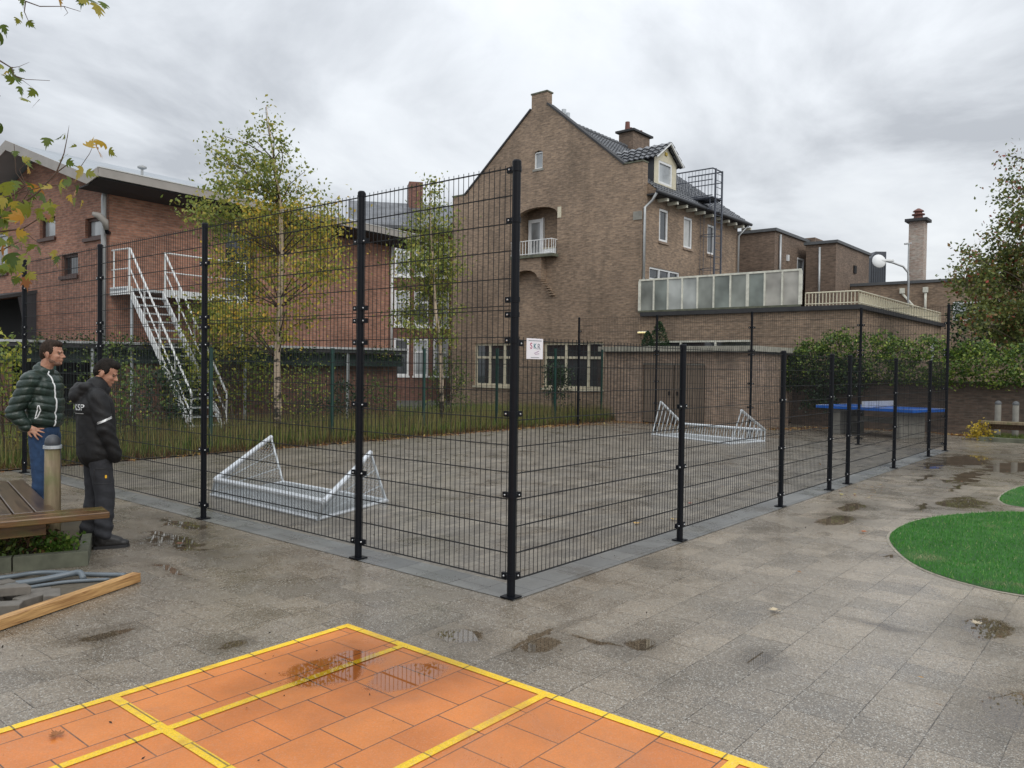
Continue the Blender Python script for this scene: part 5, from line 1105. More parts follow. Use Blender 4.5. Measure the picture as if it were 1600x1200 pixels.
MB().obox(A_(0,0,0.42),(1.5,0.12,0.14),AX).build('cross_beam',M['concrete'],tt)
# right-hand bench with posts in a planter
pw=thing('planter_bench','weathered timber bench top on a low planted bed at the right edge','bench',(18.9,-0.6,0),FC)
MB().obox((18.75,-1.2,0.46),(0.30,2.3,0.07),bev=0.01).build('seat',M['post_wood'],pw)
MB().obox((18.95,-1.2,0.35),(0.12,2.0,0.14)).build('support_beam',M['bench_wood'],pw)
MB().obox((18.35,-1.35,0.05),(0.10,2.6,0.12),bev=0.01).build('kerb',M['moss_concrete'],pw)
for v,lb_ in ((-0.33,'left of the two grey timber posts behind the right hand bench'),(-0.72,'right of the two grey timber posts behind the right hand bench')):
    t=thing('timber_post',lb_,'post',(19.3,v,0),FC,'posts of the right hand planter')
    MB().lathe((19.3,v,0),[(0.075,0),(0.072,0.88),(0.066,0.90)],14).build('shaft',M['concrete'],t); MB().lathe((19.3,v,0.90),[(0.078,0),(0.078,0.04),(0.06,0.08),(0.02,0.10)],14).build('cap',M['lead'],t)
shrub('small bright yellow leaved plant at the corner of the right hand planter',(18.55,-0.05),0.30,0.28,0.36,leafmat('yellow_leaves',[(0,(0.20,0.17,0.03)),(0.5,(0.50,0.36,0.04)),(1,(0.66,0.48,0.06))],0.3),0.07,26,18,0.08,4,'plant')
n=5000; g=np.stack([18.45+rs.rand(n)*1.4,-2.6+rs.rand(n)*2.4,np.full(n,0.03)],1); blades('planter_grass',g,0.12,0.007,M['grass'],0.6)
# ---- bench group at the left (bench frame: x towards the right-front end of the plank, y into the picture)
bn=thing('timber_bench','large wet timber bench frame with slatted top around a planted bed','bench',(-1.4,0.6,0),FB)
for k in range(2): MB().obox((-1.55,0.075+k*0.155,0.425),(3.1,0.148,0.055),bev=0.01).build('front_plank',M['bench_wood'],bn)
MB().obox((-1.9,0.16,0.345),(2.9,0.10,0.10)).build('support_beam',M['bench_wood'],bn)
for k in range(5): MB().obox((-0.42-k*0.155,1.42,0.425),(0.146,2.1,0.045),bev=0.008).build('side_slat',M['bench_wood2'],bn)
for y in (0.9,2.0): MB().obox((-0.75,y,0.35),(0.85,0.10,0.09)).build('support_beam',M['bench_wood'],bn)
for k in range(2): MB().obox((-1.75,2.60+k*0.155,0.425),(2.1,0.148,0.05),bev=0.01).build('back_plank',M['bench_wood'],bn)
for x,y in ((-0.7,1.0),(-0.75,2.5),(-2.6,0.2)): MB().obox((x,y,0.16),(0.13,0.13,0.32)).build('leg',M['post_wood'],bn)
po=thing('timber_post','mossy round timber post with dark domed metal cap rising through the left bench','post',(-4.03,6.93,0),FW)
MB().lathe((-4.03,6.93,0),[(0.068,0),(0.066,0.5),(0.062,0.935)],16).build('shaft',M['post_wood'],po,FW,smooth=True)
cp=MB(); cp.lathe((-4.03,6.93,0.935),[(0.074,0),(0.074,0.028)],20); cp.build('collar',M['galv_dull'],po,FW)
MB().lathe((-4.03,6.93,0.963),[(0.062,0),(0.062,0.03),(0.055,0.062),(0.035,0.085),(0.008,0.094)],20).build('domed_cap',plain('cap_grey',(0.06,0.065,0.075),0.5),po,FW,smooth=True)
# planter edging and plants
pe=thing('planter_edging','dark mossy concrete edging blocks around the planted bed under the bench','kerb',(-3.9,6.4,0),FW)
A=Vector((-3.51,6.553,0)); B=Vector((-4.15,6.24,0)); d=(A-B).normalized(); nn=Vector((-d.y,d.x,0))
Rk=Matrix.Rotation(math.atan2(d.y,d.x),3,'Z')
for k in range(4):
    c=A-d*(0.27+0.545*k)+nn*0.04; MB().obox((c.x,c.y,0.06),(0.535,0.08,0.125),Rk,bev=0.006).build('edging_block',M['moss_concrete'],pe)
for k in range(4):
    c=A-d*0.04+nn*(0.35+0.545*k); MB().obox((c.x,c.y,0.06),(0.08,0.535,0.125),Rk,bev=0.006).build('edging_block',M['moss_concrete'],pe)
sq=[A-d*0.08+nn*0.08,A-d*2.2+nn*0.08,A-d*2.2+nn*2.3,A-d*0.08+nn*2.3]
sheet('planter_soil',[(p.x,p.y) for p in sq],0.06,soil,FW)
P=[]
for k in range(150):
    a=rnd.uniform(0.28,2.1); b_=rnd.uniform(0.14,1.3); p=A-d*a+nn*b_; hgt=rnd.uniform(0.08,0.26)*(1 if rnd.random()<.7 else 0.6); P.append((np.array([p.x,p.y,hgt]),26))
gc=thing('ground_cover_plants','low leafy green ground cover plants under the left bench','plants',(-4.1,6.9,0.06),FW)
leafquads('foliage',expand(P,0.055),0.045,SHRUB,gc,FW)
P=[]
for cx_,cy_,h0 in ((-3.86,6.66,.15),(-3.80,6.62,.12),(-4.35,6.45,.15),(-4.5,6.5,.18)):
    for k in range(26): P.append((np.array([cx_+rnd.gauss(0,.08),cy_+rnd.gauss(0,.05),rnd.uniform(.06,h0+.08)]),16))
leafquads('bright_foliage',expand(P,0.028),0.04,leafmat('bright_herb',[(0,(0.05,0.12,0.015)),(0.7,(0.12,0.22,0.03)),(1,(0.22,0.28,0.05))],0.3),gc,FW)
P=[(np.array([-4.05+rnd.gauss(0,.10),6.62+rnd.gauss(0,.05),rnd.uniform(.1,.30)]),10) for k in range(30)]
leafquads('withered_foliage',expand(P,0.04),0.04,SHRUBR,gc,FW)
# wooden beam on the ground
a=Vector((-3.60,3.72,0)); b_=Vector((-2.885,6.085,0)); dd=(b_-a); ln=dd.length
bmf=Matrix.Translation((a.x,a.y,0.006))@Matrix.Rotation(math.atan2(dd.y,dd.x),4,'Z')
bo=MB().obox((ln/2,0,0.035),(ln,0.075,0.07),bev=0.003).build('wooden_beam',M['beam_wood'],None,bmf); tag(bo,'long orange new pine beam lying on the paving at the left','beam')
# loose pavers
pvm=plain('grey_paver',(0.15,0.135,0.115),0.6,0,0.25,14,bump=0.3)
spots=[(-3.34,5.20,.06,15,'front left loose paver lying nearest the beam end of the pile'),(-3.30,5.42,.05,70,'loose paver lying flat against the pine beam'),(-3.36,5.56,.045,30,'loose paver behind the pair beside the pine beam'),(-3.52,5.46,.05,100,'loose paver in the middle of the pile at the left edge'),(-3.62,5.62,.045,10,'loose paver at the back of the pile near the grey hose'),
       (-3.74,5.74,.045,55,'rearmost loose paver beside the grey hose'),(-3.50,5.28,.05,140,'loose paver at the left edge behind the front one'),(-3.22,5.52,.045,120,'small loose paver at the right end of the pile')]
for i,(x,y,z,r_,lb_) in enumerate(spots):
    F_=Matrix.Translation((x,y,0.0))@Matrix.Rotation(math.radians(r_),4,'Z')@Matrix.Rotation(math.radians(rnd.uniform(-6,6)),4,'X')
    m=MB(); m.obox((0,0,z),(0.205,0.105,0.075),bev=0.006); o=m.build('loose_paver',pvm,None,F_); tag(o,lb_,'paver','loose pavers beside the pine beam')
F_=Matrix.Translation((-3.42,5.40,0.105))@Matrix.Rotation(math.radians(50),4,'Z')@Matrix.Rotation(0.12,4,'Y'); o=MB().obox((0,0,0.02),(0.205,0.105,0.06),bev=0.006).build('loose_paver',pvm,None,F_); tag(o,'tilted loose paver lying on top of the others','paver','loose pavers beside the pine beam')
sandm=plain('sand_patch',(0.10,0.085,0.062),0.95,0,0.3,20,bump=0.5)
sheet('bare_sand',[(-4.6,5.0),(-3.25,5.0),(-2.98,5.75),(-3.0,6.0),(-3.35,6.22),(-4.6,6.1)],0.005,sandm,FW)
# hoses and pipe
hm=plain('grey_hose',(0.13,0.155,0.175),0.35)
def hose(pts,r,label):
    v=[Vector((*p,)) for p in pts]; out=[]
    for i in range(len(v)-1):
        p0,p1,p2,p3=v[max(i-1,0)],v[i],v[i+1],v[min(i+2,len(v)-1)]
        for j in range(6): t=j/6; out.append(0.5*((2*p1)+(-p0+p2)*t+(2*p0-5*p1+4*p2-p3)*t*t+(-p0+3*p1-3*p2+p3)*t**3))
    out.append(v[-1]); o=MB().tube(out,r,8).build('hose',hm,None,FW,smooth=True,uv=False); tag(o,label,'hose','grey hoses beside the planter'); return o
hose([(-4.4,5.75,.03),(-3.92,6.04,.03),(-3.74,6.20,.03),(-3.55,6.24,.025),(-3.36,6.22,.02),(-3.04,6.22,.018)],0.018,'grey hose lying closest to the planter edging')
hose([(-4.3,5.45,.03),(-3.80,5.82,.03),(-3.60,5.98,.03),(-3.42,6.10,.05),(-3.34,6.11,.06),(-3.28,6.05,.03)],0.024,'thicker grey hose curving across the bare sand')
hose([(-4.3,5.6,.03),(-3.70,5.75,.02),(-3.5,5.9,.02),(-3.36,6.0,.02),(-3.1,6.08,.02)],0.014,'thin grey hose nearest the loose pavers')
o=MB().rod((-3.62,5.76,0.045),(-3.56,5.57,0.09),0.032,14).build('pipe_stub',plain('grey_pipe',(0.18,0.18,0.17),0.5),None,FW,uv=False); tag(o,'short grey pipe piece leaning on the loose pavers','pipe')
# drain cover style items: single fallen leaves on the yard
LB=['orange brown fallen leaf at the tip of the green lawn','pale fallen leaf on the orange painted paving','yellow fallen leaf by the third low fence post','pale curled leaf strip on the open pavement right of the corner post','yellow leaf on the court just inside the low fence','second yellow leaf on the court inside the low fence','reddish leaf on the court near the low fence','brown leaf beside the boot of the black jacketed man','pale leaf on the wet patch at the right','yellow leaf lying in front of the row of low fence posts']
LP=[(4.32,-1.22,.11),(-3.05,.11,.085),(6.75,-.30,.07),(1.02,-1.62,.11),(3.55,.55,.10),(3.0,.75,.10),(4.6,.9,.08),(-.75,3.35,.13),(1.62,-2.75,.09),(6.95,-.42,.06)]
LC=[(0.40,0.13,0.05),(0.30,0.12,0.04),(0.55,0.48,0.12),(0.55,0.45,0.30),(0.62,0.42,0.12),(0.58,0.36,0.10),(0.33,0.10,0.07),(0.14,0.06,0.03),(0.5,0.42,0.3),(0.6,0.52,0.15)]
for (u,v,s),c_,lb_ in zip(LP,LC,LB):
    lm=leafmat('leaf_tone',[(0,c_),(1,tuple(q*1.1 for q in c_))],0.1); M_=MB(); a=rnd.uniform(0,6.28); d_=Vector((math.cos(a),math.sin(a),0)); s_=Vector((-d_.y,d_.x,0)); vs=[d_*(p*s)+s_*(q*s)+Vector((0,0,0.004+0.35*s*q*q+0.12*s*p*p+0.01)) for p,q in shape]
    M_.add([q for q in vs]+[d_*(0.35*s)+Vector((0,0,.01))],[(len(vs),i,i+1) for i in range(len(vs)-1)]); o=M_.build('fallen_leaf',lm,None,FC@Matrix.Translation((u,v,0.004)),uv=False); tag(o,lb_,'leaf','single fallen leaves on the yard')
# scattered small yellow leaves beside the posts
P=np.array([(6.6+rs.rand()*1.6,-0.15-rs.rand()*0.5,0.016) for _ in range(46)]+[(rs.rand()*13,-0.2-rs.rand()*4,0.016) for _ in range(60)]+[(0.5+rs.rand()*13,0.5+rs.rand()*9,0.02) for _ in range(110)])
leafquads('leaf_litter',P,0.045,M['litter'],flat=0.9,kind='stuff')
P=np.array([(rs.rand()*10-4.5,-1.0+rs.rand()*7,0.012) for _ in range(260)])
leafquads('paving_debris',P,0.016,plain('dark_debris',(0.03,0.022,0.015),0.9),flat=0.5,kind='stuff')
# ================================================================== PEOPLE
def capsule(m,a,ra,b,rb,n=14,k=5,sy=1.0,yax=None):
    a=Vector(a); b=Vector(b); d=(b-a); L_=d.length
    if L_<1e-6: d=Vector((0,0,1))
    d.normalize(); up=Vector((0,1,0)) if yax is None else Vector(yax)
    if abs(d.dot(up))>.97: up=Vector((1,0,0))
    y=(up-d*up.dot(d)).normalized(); x=y.cross(d)
    rings=[]
    for i in range(k+1): t=PI/2*i/k; rings.append((a-d*(ra*math.cos(t)),ra*math.sin(t)))
    for i in range(k+1): t=PI/2*i/k; rings.append((b+d*(rb*math.sin(t)),rb*math.cos(t)))
    vs=[];fs=[]
    vs.append(rings[0][0])
    body=rings[1:-1]
    for c,r in body:
        for j in range(n): t=2*PI*j/n; vs.append(c+x*(r*math.cos(t))+y*(r*sy*math.sin(t)))
    vs.append(rings[-1][0]); e_=len(vs)-1
    for j in range(n): fs.append((0,1+(j+1)%n,1+j))
    for i in range(len(body)-1):
        for j in range(n): p=1+i*n; fs.append((p+j,p+(j+1)%n,p+n+(j+1)%n,p+n+j))
    p=1+(len(body)-1)*n
    for j in range(n): fs.append((p+j,p+(j+1)%n,e_))
    m.add(vs,fs)
def ellip(m,c,r,R=None,n=18,k=12):
    c=Vector(c); R=R or Matrix.Identity(3); vs=[c+R@Vector((0,0,-r[2]))]; fs=[]
    for i in range(1,k):
        t=-PI/2+PI*i/k
        for j in range(n): q=2*PI*j/n; vs.append(c+R@Vector((r[0]*math.cos(t)*math.cos(q),r[1]*math.cos(t)*math.sin(q),r[2]*math.sin(t))))
    vs.append(c+R@Vector((0,0,r[2]))); e_=len(vs)-1
    for j in range(n): fs.append((0,1+(j+1)%n,1+j))
    for i in range(k-2):
        for j in range(n): p=1+i*n; fs.append((p+j,p+(j+1)%n,p+n+(j+1)%n,p+n+j))
    p=1+(k-2)*n
    for j in range(n): fs.append((p+j,p+(j+1)%n,e_))
    m.add(vs,fs)
def skin(name,mb,voxel,mat_,parent,smooth=4,fac=0.5,disp=None):
    me=bpy.data.meshes.new(name+'_src'); me.from_pydata([tuple(v) for v in mb.v],[],mb.f); me.update()
    o=bpy.data.objects.new(name+'_src',me); COL.objects.link(o)
    r=o.modifiers.new('r','REMESH'); r.mode='VOXEL'; r.voxel_size=voxel; r.use_smooth_shade=True
    s=o.modifiers.new('s','SMOOTH'); s.factor=fac; s.iterations=smooth
    bpy.context.view_layer.update(); dg=bpy.context.evaluated_depsgraph_get()
    m2=bpy.data.meshes.new_from_object(o.evaluated_get(dg)); bpy.data.objects.remove(o)
    if disp:
        n=len(m2.vertices); co=np.empty(n*3); m2.vertices.foreach_get('co',co); co=co.reshape(-1,3); nm=np.empty(n*3); m2.vertices.foreach_get('normal',nm); nm=nm.reshape(-1,3)
        co=co+nm*disp(co,nm)[:,None]; m2.vertices.foreach_set('co',co.ravel()); m2.update()
    m2.polygons.foreach_set('use_smooth',[True]*len(m2.polygons))
    m2.materials.clear(); m2.materials.append(mat_); m2.name=name
    p=bpy.data.objects.new(name,m2); COL.objects.link(p); p.parent=parent; ORG[p.name]=Vector((0,0,0)); return p
def skinmat():
    m,t,b=mat('skin'); tc=N(t,'ShaderNodeTexCoord'); n=N(t,'ShaderNodeTexNoise',inp={'Scale':30.0,'Detail':4.0}); L(t,tc.outputs['Object'],n.inputs['Vector'])
    cr=N(t,'ShaderNodeValToRGB'); e=cr.color_ramp.elements; e[0].position=0.3; e[0].color=(0.36,0.17,0.11,1); e[1].position=0.7; e[1].color=(0.50,0.27,0.18,1); L(t,n.outputs[0],cr.inputs[0]); L(t,cr.outputs[0],b.inputs['Base Color']); b.inputs['Roughness'].default_value=0.6
    b.inputs['Subsurface Weight'].default_value=0.08; b.inputs['Subsurface Radius'].default_value=(0.02,0.008,0.004); b.inputs['Subsurface Scale'].default_value=0.3; return m
M['skin']=skinmat()
def hairmat(name,c):
    m,t,b=mat(name); tc=N(t,'ShaderNodeTexCoord'); mp=N(t,'ShaderNodeMapping'); mp.inputs['Scale'].default_value=(60,60,25); L(t,tc.outputs['Object'],mp.inputs[0]); n=N(t,'ShaderNodeTexNoise',inp={'Scale':1.0,'Detail':5.0}); L(t,mp.outputs[0],n.inputs['Vector'])
    cr=N(t,'ShaderNodeValToRGB'); e=cr.color_ramp.elements; e[0].position=0.3; e[0].color=(*[q*0.45 for q in c],1); e[1].position=0.75; e[1].color=(*[q*1.8 for q in c],1); L(t,n.outputs[0],cr.inputs[0]); L(t,cr.outputs[0],b.inputs['Base Color']); b.inputs['Roughness'].default_value=0.8; b.inputs['Specular IOR Level'].default_value=0.25
    bp=N(t,'ShaderNodeBump',inp={'Strength':1.0,'Distance':0.006}); L(t,n.outputs[0],bp.inputs['Height']); L(t,bp.outputs[0],b.inputs['Normal']); return m
def cloth(name,c,rough=0.8,scale=9,bump=0.5,var=0.3,sheen=0.0,dist=0.02):
    m,t,b=mat(name); tc=N(t,'ShaderNodeTexCoord'); n=N(t,'ShaderNodeTexNoise',inp={'Scale':scale,'Detail':5.0,'Roughness':0.55,'Distortion':0.8}); L(t,tc.outputs['Object'],n.inputs['Vector'])
    r=N(t,'ShaderNodeMapRange',inp={1:0.3,2:0.7,3:1-var,4:1+var}); L(t,n.outputs[0],r.inputs[0]); v=N(t,'ShaderNodeVectorMath',operation='SCALE'); v.inputs[0].default_value=c; L(t,r.outputs[0],v.inputs['Scale']); L(t,v.outputs[0],b.inputs['Base Color']); b.inputs['Roughness'].default_value=rough
    bp=N(t,'ShaderNodeBump',inp={'Strength':bump,'Distance':dist}); L(t,n.outputs[0],bp.inputs['Height']); L(t,bp.outputs[0],b.inputs['Normal']); return m
def head(m,T):
    """head shapes; T maps head space (x forward, z up, origin mid-skull) to the body"""
    R=T.to_3x3(); t=T.translation
    E=lambda c,r,a=None: ellip(m,T@Vector(c),r,R@(a or Matrix.Identity(3)))
    E((-0.012,0,0.028),(0.098,0.076,0.098)); E((0.030,0,-0.030),(0.062,0.062,0.085)); E((0.048,0,-0.082),(0.036,0.040,0.028)); E((0.020,0,-0.070),(0.055,0.054,0.035))
    E((0.078,0,0.020),(0.016,0.046,0.012)); E((0.060,0.036,-0.025),(0.026,0.020,0.022)); E((0.060,-0.036,-0.025),(0.026,0.020,0.022))
    capsule(m,T@Vector((0.086,0,0.008)),0.008,T@Vector((0.110,0,-0.026)),0.0125); E((0.098,0.011,-0.031),(0.010,0.008,0.008)); E((0.098,-0.011,-0.031),(0.010,0.008,0.008))
    E((0.088,0,-0.054),(0.011,0.024,0.007)); E((0.085,0,-0.065),(0.011,0.021,0.007)); E((0.076,0,-0.088),(0.016,0.020,0.014))
    for s in (-1,1): E((-0.008,s*0.078,-0.012),(0.020,0.009,0.032),Matrix.Rotation(s*0.35,3,'Z')); E((-0.004,s*0.078,-0.036),(0.010,0.008,0.012))
def hair(name,T,par,mt,topz=0.0,fade=0.0):
    m=MB(); R=T.to_3x3(); E=lambda c,r: ellip(m,T@Vector(c),r,R)
    E((-0.018,0,0.038),(0.094,0.078,0.094+topz)); E((0.030,0,0.090),(0.060,0.060,0.036+topz)); E((-0.055,0,-0.002),(0.058,0.066,0.070))
    for s in (-1,1): E((0.004,s*0.068,0.030),(0.030,0.014,0.040))
    return skin(name,m,0.006,mt,par,3,0.4,lambda co,nm: 0.0022*np.sin(co[:,0]*310+co[:,1]*190)*np.sin(co[:,2]*270+co[:,1]*140))
def hand(m,W_,D,U,s,spread=0.28,curl=0.5,size=1.0):
    """W_ wrist, D direction of the palm, U direction of the back of the hand, s=+1/-1 thumb side"""
    W_=Vector(W_); D=Vector(D).normalized(); U=(Vector(U)-D*Vector(U).dot(D)).normalized(); S=D.cross(U)*s
    capsule(m,W_,0.024*size,W_+D*0.03,0.026*size,sy=1.0)
    for k in (-0.024,-0.008,0.008,0.024): capsule(m,W_+D*0.02+S*k*0.8,0.015*size,W_+D*0.078+S*k,0.0125*size)
    for k,(o,l) in enumerate(((0.029,0.068),(0.010,0.078),(-0.009,0.072),(-0.027,0.056))):
        b=W_+D*0.082+S*o; dr=(D+S*(spread*(1.5-k)*0.9)).normalized(); c=b+dr*l*0.45-U*curl*0.010; t=c+(dr*1.0-U*curl*0.8).normalized()*l*0.32; e_=t+(dr*0.8-U*curl*1.2).normalized()*l*0.25
        capsule(m,b,0.0105*size,c,0.0095*size,8,3); capsule(m,c,0.0095*size,t,0.0088*size,8,3); capsule(m,t,0.0088*size,e_,0.0078*size,8,3)
    b=W_+D*0.025+S*0.026; t=b+(D*0.6+S*0.9-U*0.2).normalized()*0.035; e_=t+(D*0.95+S*0.35-U*0.2).normalized()*0.03
    capsule(m,b,0.014*size,t,0.0115*size,8,3); capsule(m,t,0.0115*size,e_,0.009*size,8,3)
def faceparts(T,par,brow):
    for s in (-1,1):
        m=MB(); ellip(m,T@Vector((0.076,s*0.031,0.004)),(0.011,0.013,0.0085),T.to_3x3(),10,8); m.build('eye',plain('eye',(0.10,0.07,0.05),0.2,0,0.1),par,FW,smooth=True,uv=False)
        m=MB(); capsule(m,T@Vector((0.090,s*0.016,0.021)),0.0045,T@Vector((0.072,s*0.052,0.022)),0.003); m.build('eyebrow',brow,par,FW,smooth=True,uv=False)
from mathutils.bvhtree import BVHTree
def project(o,target,direction,off=0.003):
    """lay a flat piece onto the cloth surface along a direction"""
    bv=BVHTree.FromPolygons([v.co[:] for v in target.data.vertices],[p.vertices[:] for p in target.data.polygons]); d=Vector(direction).normalized()
    for v in o.data.vertices:
        h=bv.ray_cast(v.co-d*0.4,d)
        if h[0] is not None: v.co=h[0]-d*off
    o.data.update()
def strip(name,pts,r,mt,par,target,direction,off=0.0):
    bv=BVHTree.FromPolygons([v.co[:] for v in target.data.vertices],[p.vertices[:] for p in target.data.polygons]); d=Vector(direction).normalized(); out=[]
    P_=[Vector(p) for p in pts]
    for a,b in zip(P_,P_[1:]):
        for k in range(6):
            q=a.lerp(b,k/6); h=bv.ray_cast(q-d*0.4,d)
            if h[0] is not None: out.append(h[0]-d*off)
    h=bv.ray_cast(P_[-1]-d*0.4,d)
    if h[0] is not None: out.append(h[0]-d*off)
    return MB().tube(out,r,6).build(name,mt,par,FW,smooth=True,uv=False)
def legs(m,hipz,kz,fx,w=0.095,r0=0.100,r1=0.078,r2=0.066,az=0.10):
    for s in (-1,1):
        dx=fx if s<0 else -fx*0.6
        capsule(m,(0,s*w,hipz),r0,(0.02+dx*.5,s*(w+.01),kz),r1); capsule(m,(0.02+dx*.5,s*(w+.01),kz),r1,(-0.02+dx,s*(w+.02),az),r2)
def boot(m,x,y,toe=0.0,L_=1.0):
    d=Vector((1,toe,0)).normalized(); p=Vector((x,y,0))
    capsule(m,p+Vector((-0.02,0,0.13)),0.056,p+Vector((-0.015,0,0.07)),0.053); capsule(m,p-d*0.045+Vector((0,0,0.048)),0.044,p+d*0.10+Vector((0,0,0.050)),0.046); capsule(m,p+d*0.10+Vector((0,0,0.048)),0.046,p+d*0.175+Vector((0,0,0.038)),0.036)
    capsule(m,p+Vector((0.0,0,0.10)),0.05,p+d*0.12+Vector((0,0,0.058)),0.043)
def soles(m,x,y,toe=0.0):
    p=Vector((x,y,0)); R=Matrix.Rotation(toe,3,'Z'); out=[(-0.095,0),(-0.08,0.038),(0.02,0.042),(0.12,0.05),(0.19,0.035),(0.215,0),(0.19,-0.035),(0.12,-0.05),(0.02,-0.042),(-0.08,-0.038)]
    pts=[R@Vector((a,b,0)) for a,b in out]; m.ext([(p.x+q.x,p.y+q.y) for q in pts],'z',0.0,0.028)
# ---------------- man in the black work jacket (world yaw: facing right and a little away)
h2=thing('person','man in black hooded work jacket, dark work trousers and boots, looking down','person',(-3.80,7.24,0),frame(-3.80,7.24,27)@Matrix.Translation((3.80,-7.24,0)) if False else frame(0,0,0))
h2.matrix_world=frame(-3.80,7.24,40); ORG[h2.name]=Vector((0,0,0))
H2=h2
T2=Matrix.Translation((0.075,0,1.600))@Matrix.Rotation(math.radians(-30),4,'Z')@Matrix.Rotation(math.radians(24),4,'Y')
m=MB(); head(m,T2); capsule(m,T2@Vector((-0.02,0,-0.05)),0.056,(-0.01,0,1.42),0.062)
ellip(m,(-0.02,0,1.22),(0.10,0.15,0.24)); ellip(m,(0,0,0.95),(0.10,0.14,0.16)); 
for s in (-1,1): capsule(m,(-0.03,s*.15,1.38),.05,(0.0,s*.22,1.12),.042); capsule(m,(0.0,s*.22,1.12),.042,(0.06,s*.165,0.90),.03)
legs(m,0.86,0.47,0.05,0.09,0.075,0.05,0.042,0.09)
for s,dx in ((-1,.05),(1,-.03)): capsule(m,(-0.02+dx,s*.11,0.08),0.035,(0.10+dx,s*.12,0.05),0.03)
hand(m,(0.06,-0.165,0.90),(0.0,0.55,-0.8),(0.3,-1,0),1,0.1,0.8,0.9); hand(m,(0.06,0.165,0.90),(0.0,-0.55,-0.8),(0.3,1,0),-1,0.1,0.8,0.9)
skin('body',m,0.0055,M['skin'],H2,3,0.45)
faceparts(T2,H2,hairmat('dark_brow',(0.02,0.014,0.010)))
hair('hair',T2,H2,hairmat('dark_brown_hair',(0.012,0.009,0.007)),0.004)
m=MB()
capsule(m,(0.0,0,0.885),0.166,(-0.02,0,1.27),0.160,22,6,1.30); ellip(m,(0.0,0,0.86),(0.165,0.212,0.11)); ellip(m,(-0.03,0,1.29),(0.165,0.225,0.16)); capsule(m,(-0.035,-0.155,1.385),0.085,(-0.035,0.155,1.385),0.085)
capsule(m,(-0.03,0,1.40),0.105,(0.0,0,1.475),0.098,18,5,1.0); ellip(m,(0.055,0,1.44),(0.06,0.075,0.06))
ellip(m,(-0.13,0,1.435),(0.095,0.12,0.062)); ellip(m,(-0.175,0,1.395),(0.062,0.10,0.070)); capsule(m,(-0.10,-0.10,1.47),0.045,(-0.10,0.10,1.47),0.045); capsule(m,(-0.14,-0.09,1.475),0.04,(-0.14,0.09,1.475),0.04)
for s in (-1,1):
    capsule(m,(-0.035,s*.185,1.375),0.083,(0.01,s*.245,1.11),0.072); capsule(m,(0.01,s*.245,1.11),0.072,(0.10,s*.215,0.865),0.058); capsule(m,(0.095,s*.21,0.88),0.062,(0.105,s*.19,0.83),0.052)
wr=lambda co,nm: 0.0035*np.sin(co[:,2]*70+co[:,0]*40+4*np.sin(co[:,1]*17+co[:,2]*5))*(0.35+0.65*(np.abs(co[:,1])>0.20))+0.003*np.sin(co[:,2]*11+co[:,1]*25+co[:,0]*19)
jk=skin('jacket',m,0.010,cloth('black_softshell',(0.006,0.006,0.007),0.7,6,0.7,0.35),H2,4,0.5,wr)
m=MB(); ellip(m,(0,0,0.86),(0.13,0.17,0.12)); legs(m,0.84,0.47,0.05,0.092,0.103,0.084,0.074,0.13)
wr2=lambda co,nm: 0.007*np.sin(co[:,2]*60+co[:,0]*25)*np.clip((0.45-co[:,2])*4,0.15,1)
tz=skin('trousers',m,0.009,cloth('dark_grey_trousers',(0.022,0.023,0.028),0.8,8,0.5,0.3),H2,4,0.5,wr2)
m=MB(); boot(m,0.03,-0.115,-0.25); bl_=skin('boot',m,0.007,cloth('black_boot',(0.014,0.013,0.013),0.45,30,0.4,0.3,dist=0.005),H2,2,0.5); s_=MB(); soles(s_,0.03,-0.115,-0.25); s_.build('sole',M['black_plastic'],bl_,FW)
m=MB(); boot(m,-0.05,0.115,0.2); bl_=skin('boot',m,0.007,cloth('black_boot',(0.014,0.013,0.013),0.45,30,0.4,0.3,dist=0.005),H2,2,0.5); s_=MB(); soles(s_,-0.05,0.115,0.2); s_.build('sole',M['black_plastic'],bl_,FW)
# laces
for k in range(4): MB().tube([(0.045+k*0.028,-0.155-k*.007,0.108-k*0.009),(0.05+k*0.028,-0.115-k*.007,0.122-k*0.011),(0.045+k*0.028,-0.075-k*.007,0.108-k*0.009)],0.004,5).build('lace',M['galv_dull'],bl_,FW,uv=False) if False else None
white2=plain('print_white',(0.72,0.74,0.74),0.5,0,0.05); lime=plain('print_lime',(0.45,0.62,0.08),0.5,0,0.05)
# back print: text standing on a plane whose normal points backwards (-x); letters read left to right for a viewer behind
RB=Matrix.Rotation(-PI/2,4,'Z')@Matrix.Rotation(PI/2,4,'X')
for body,mt_b,y,sz,nm in (('>',lime,0.0,0.11,'lime_chevron'),('KSP',white2,-0.105,0.078,'back_print')):
    o=text(body,sz,(-0.20,y,1.29),RB,mt_b,H2,nm,1.0,0.0,0.0); project(o,jk,(1,0,0),0.003)
m=MB(); m.add([(-0.2,-0.02+k*-0.016,1.235+dz) for k in range(9) for dz in (0,0.004)],[(2*k,2*k+2,2*k+3,2*k+1) for k in range(8)]); o=m.build('back_print_line',white2,H2,FW,uv=False); project(o,jk,(1,0,0),0.003)
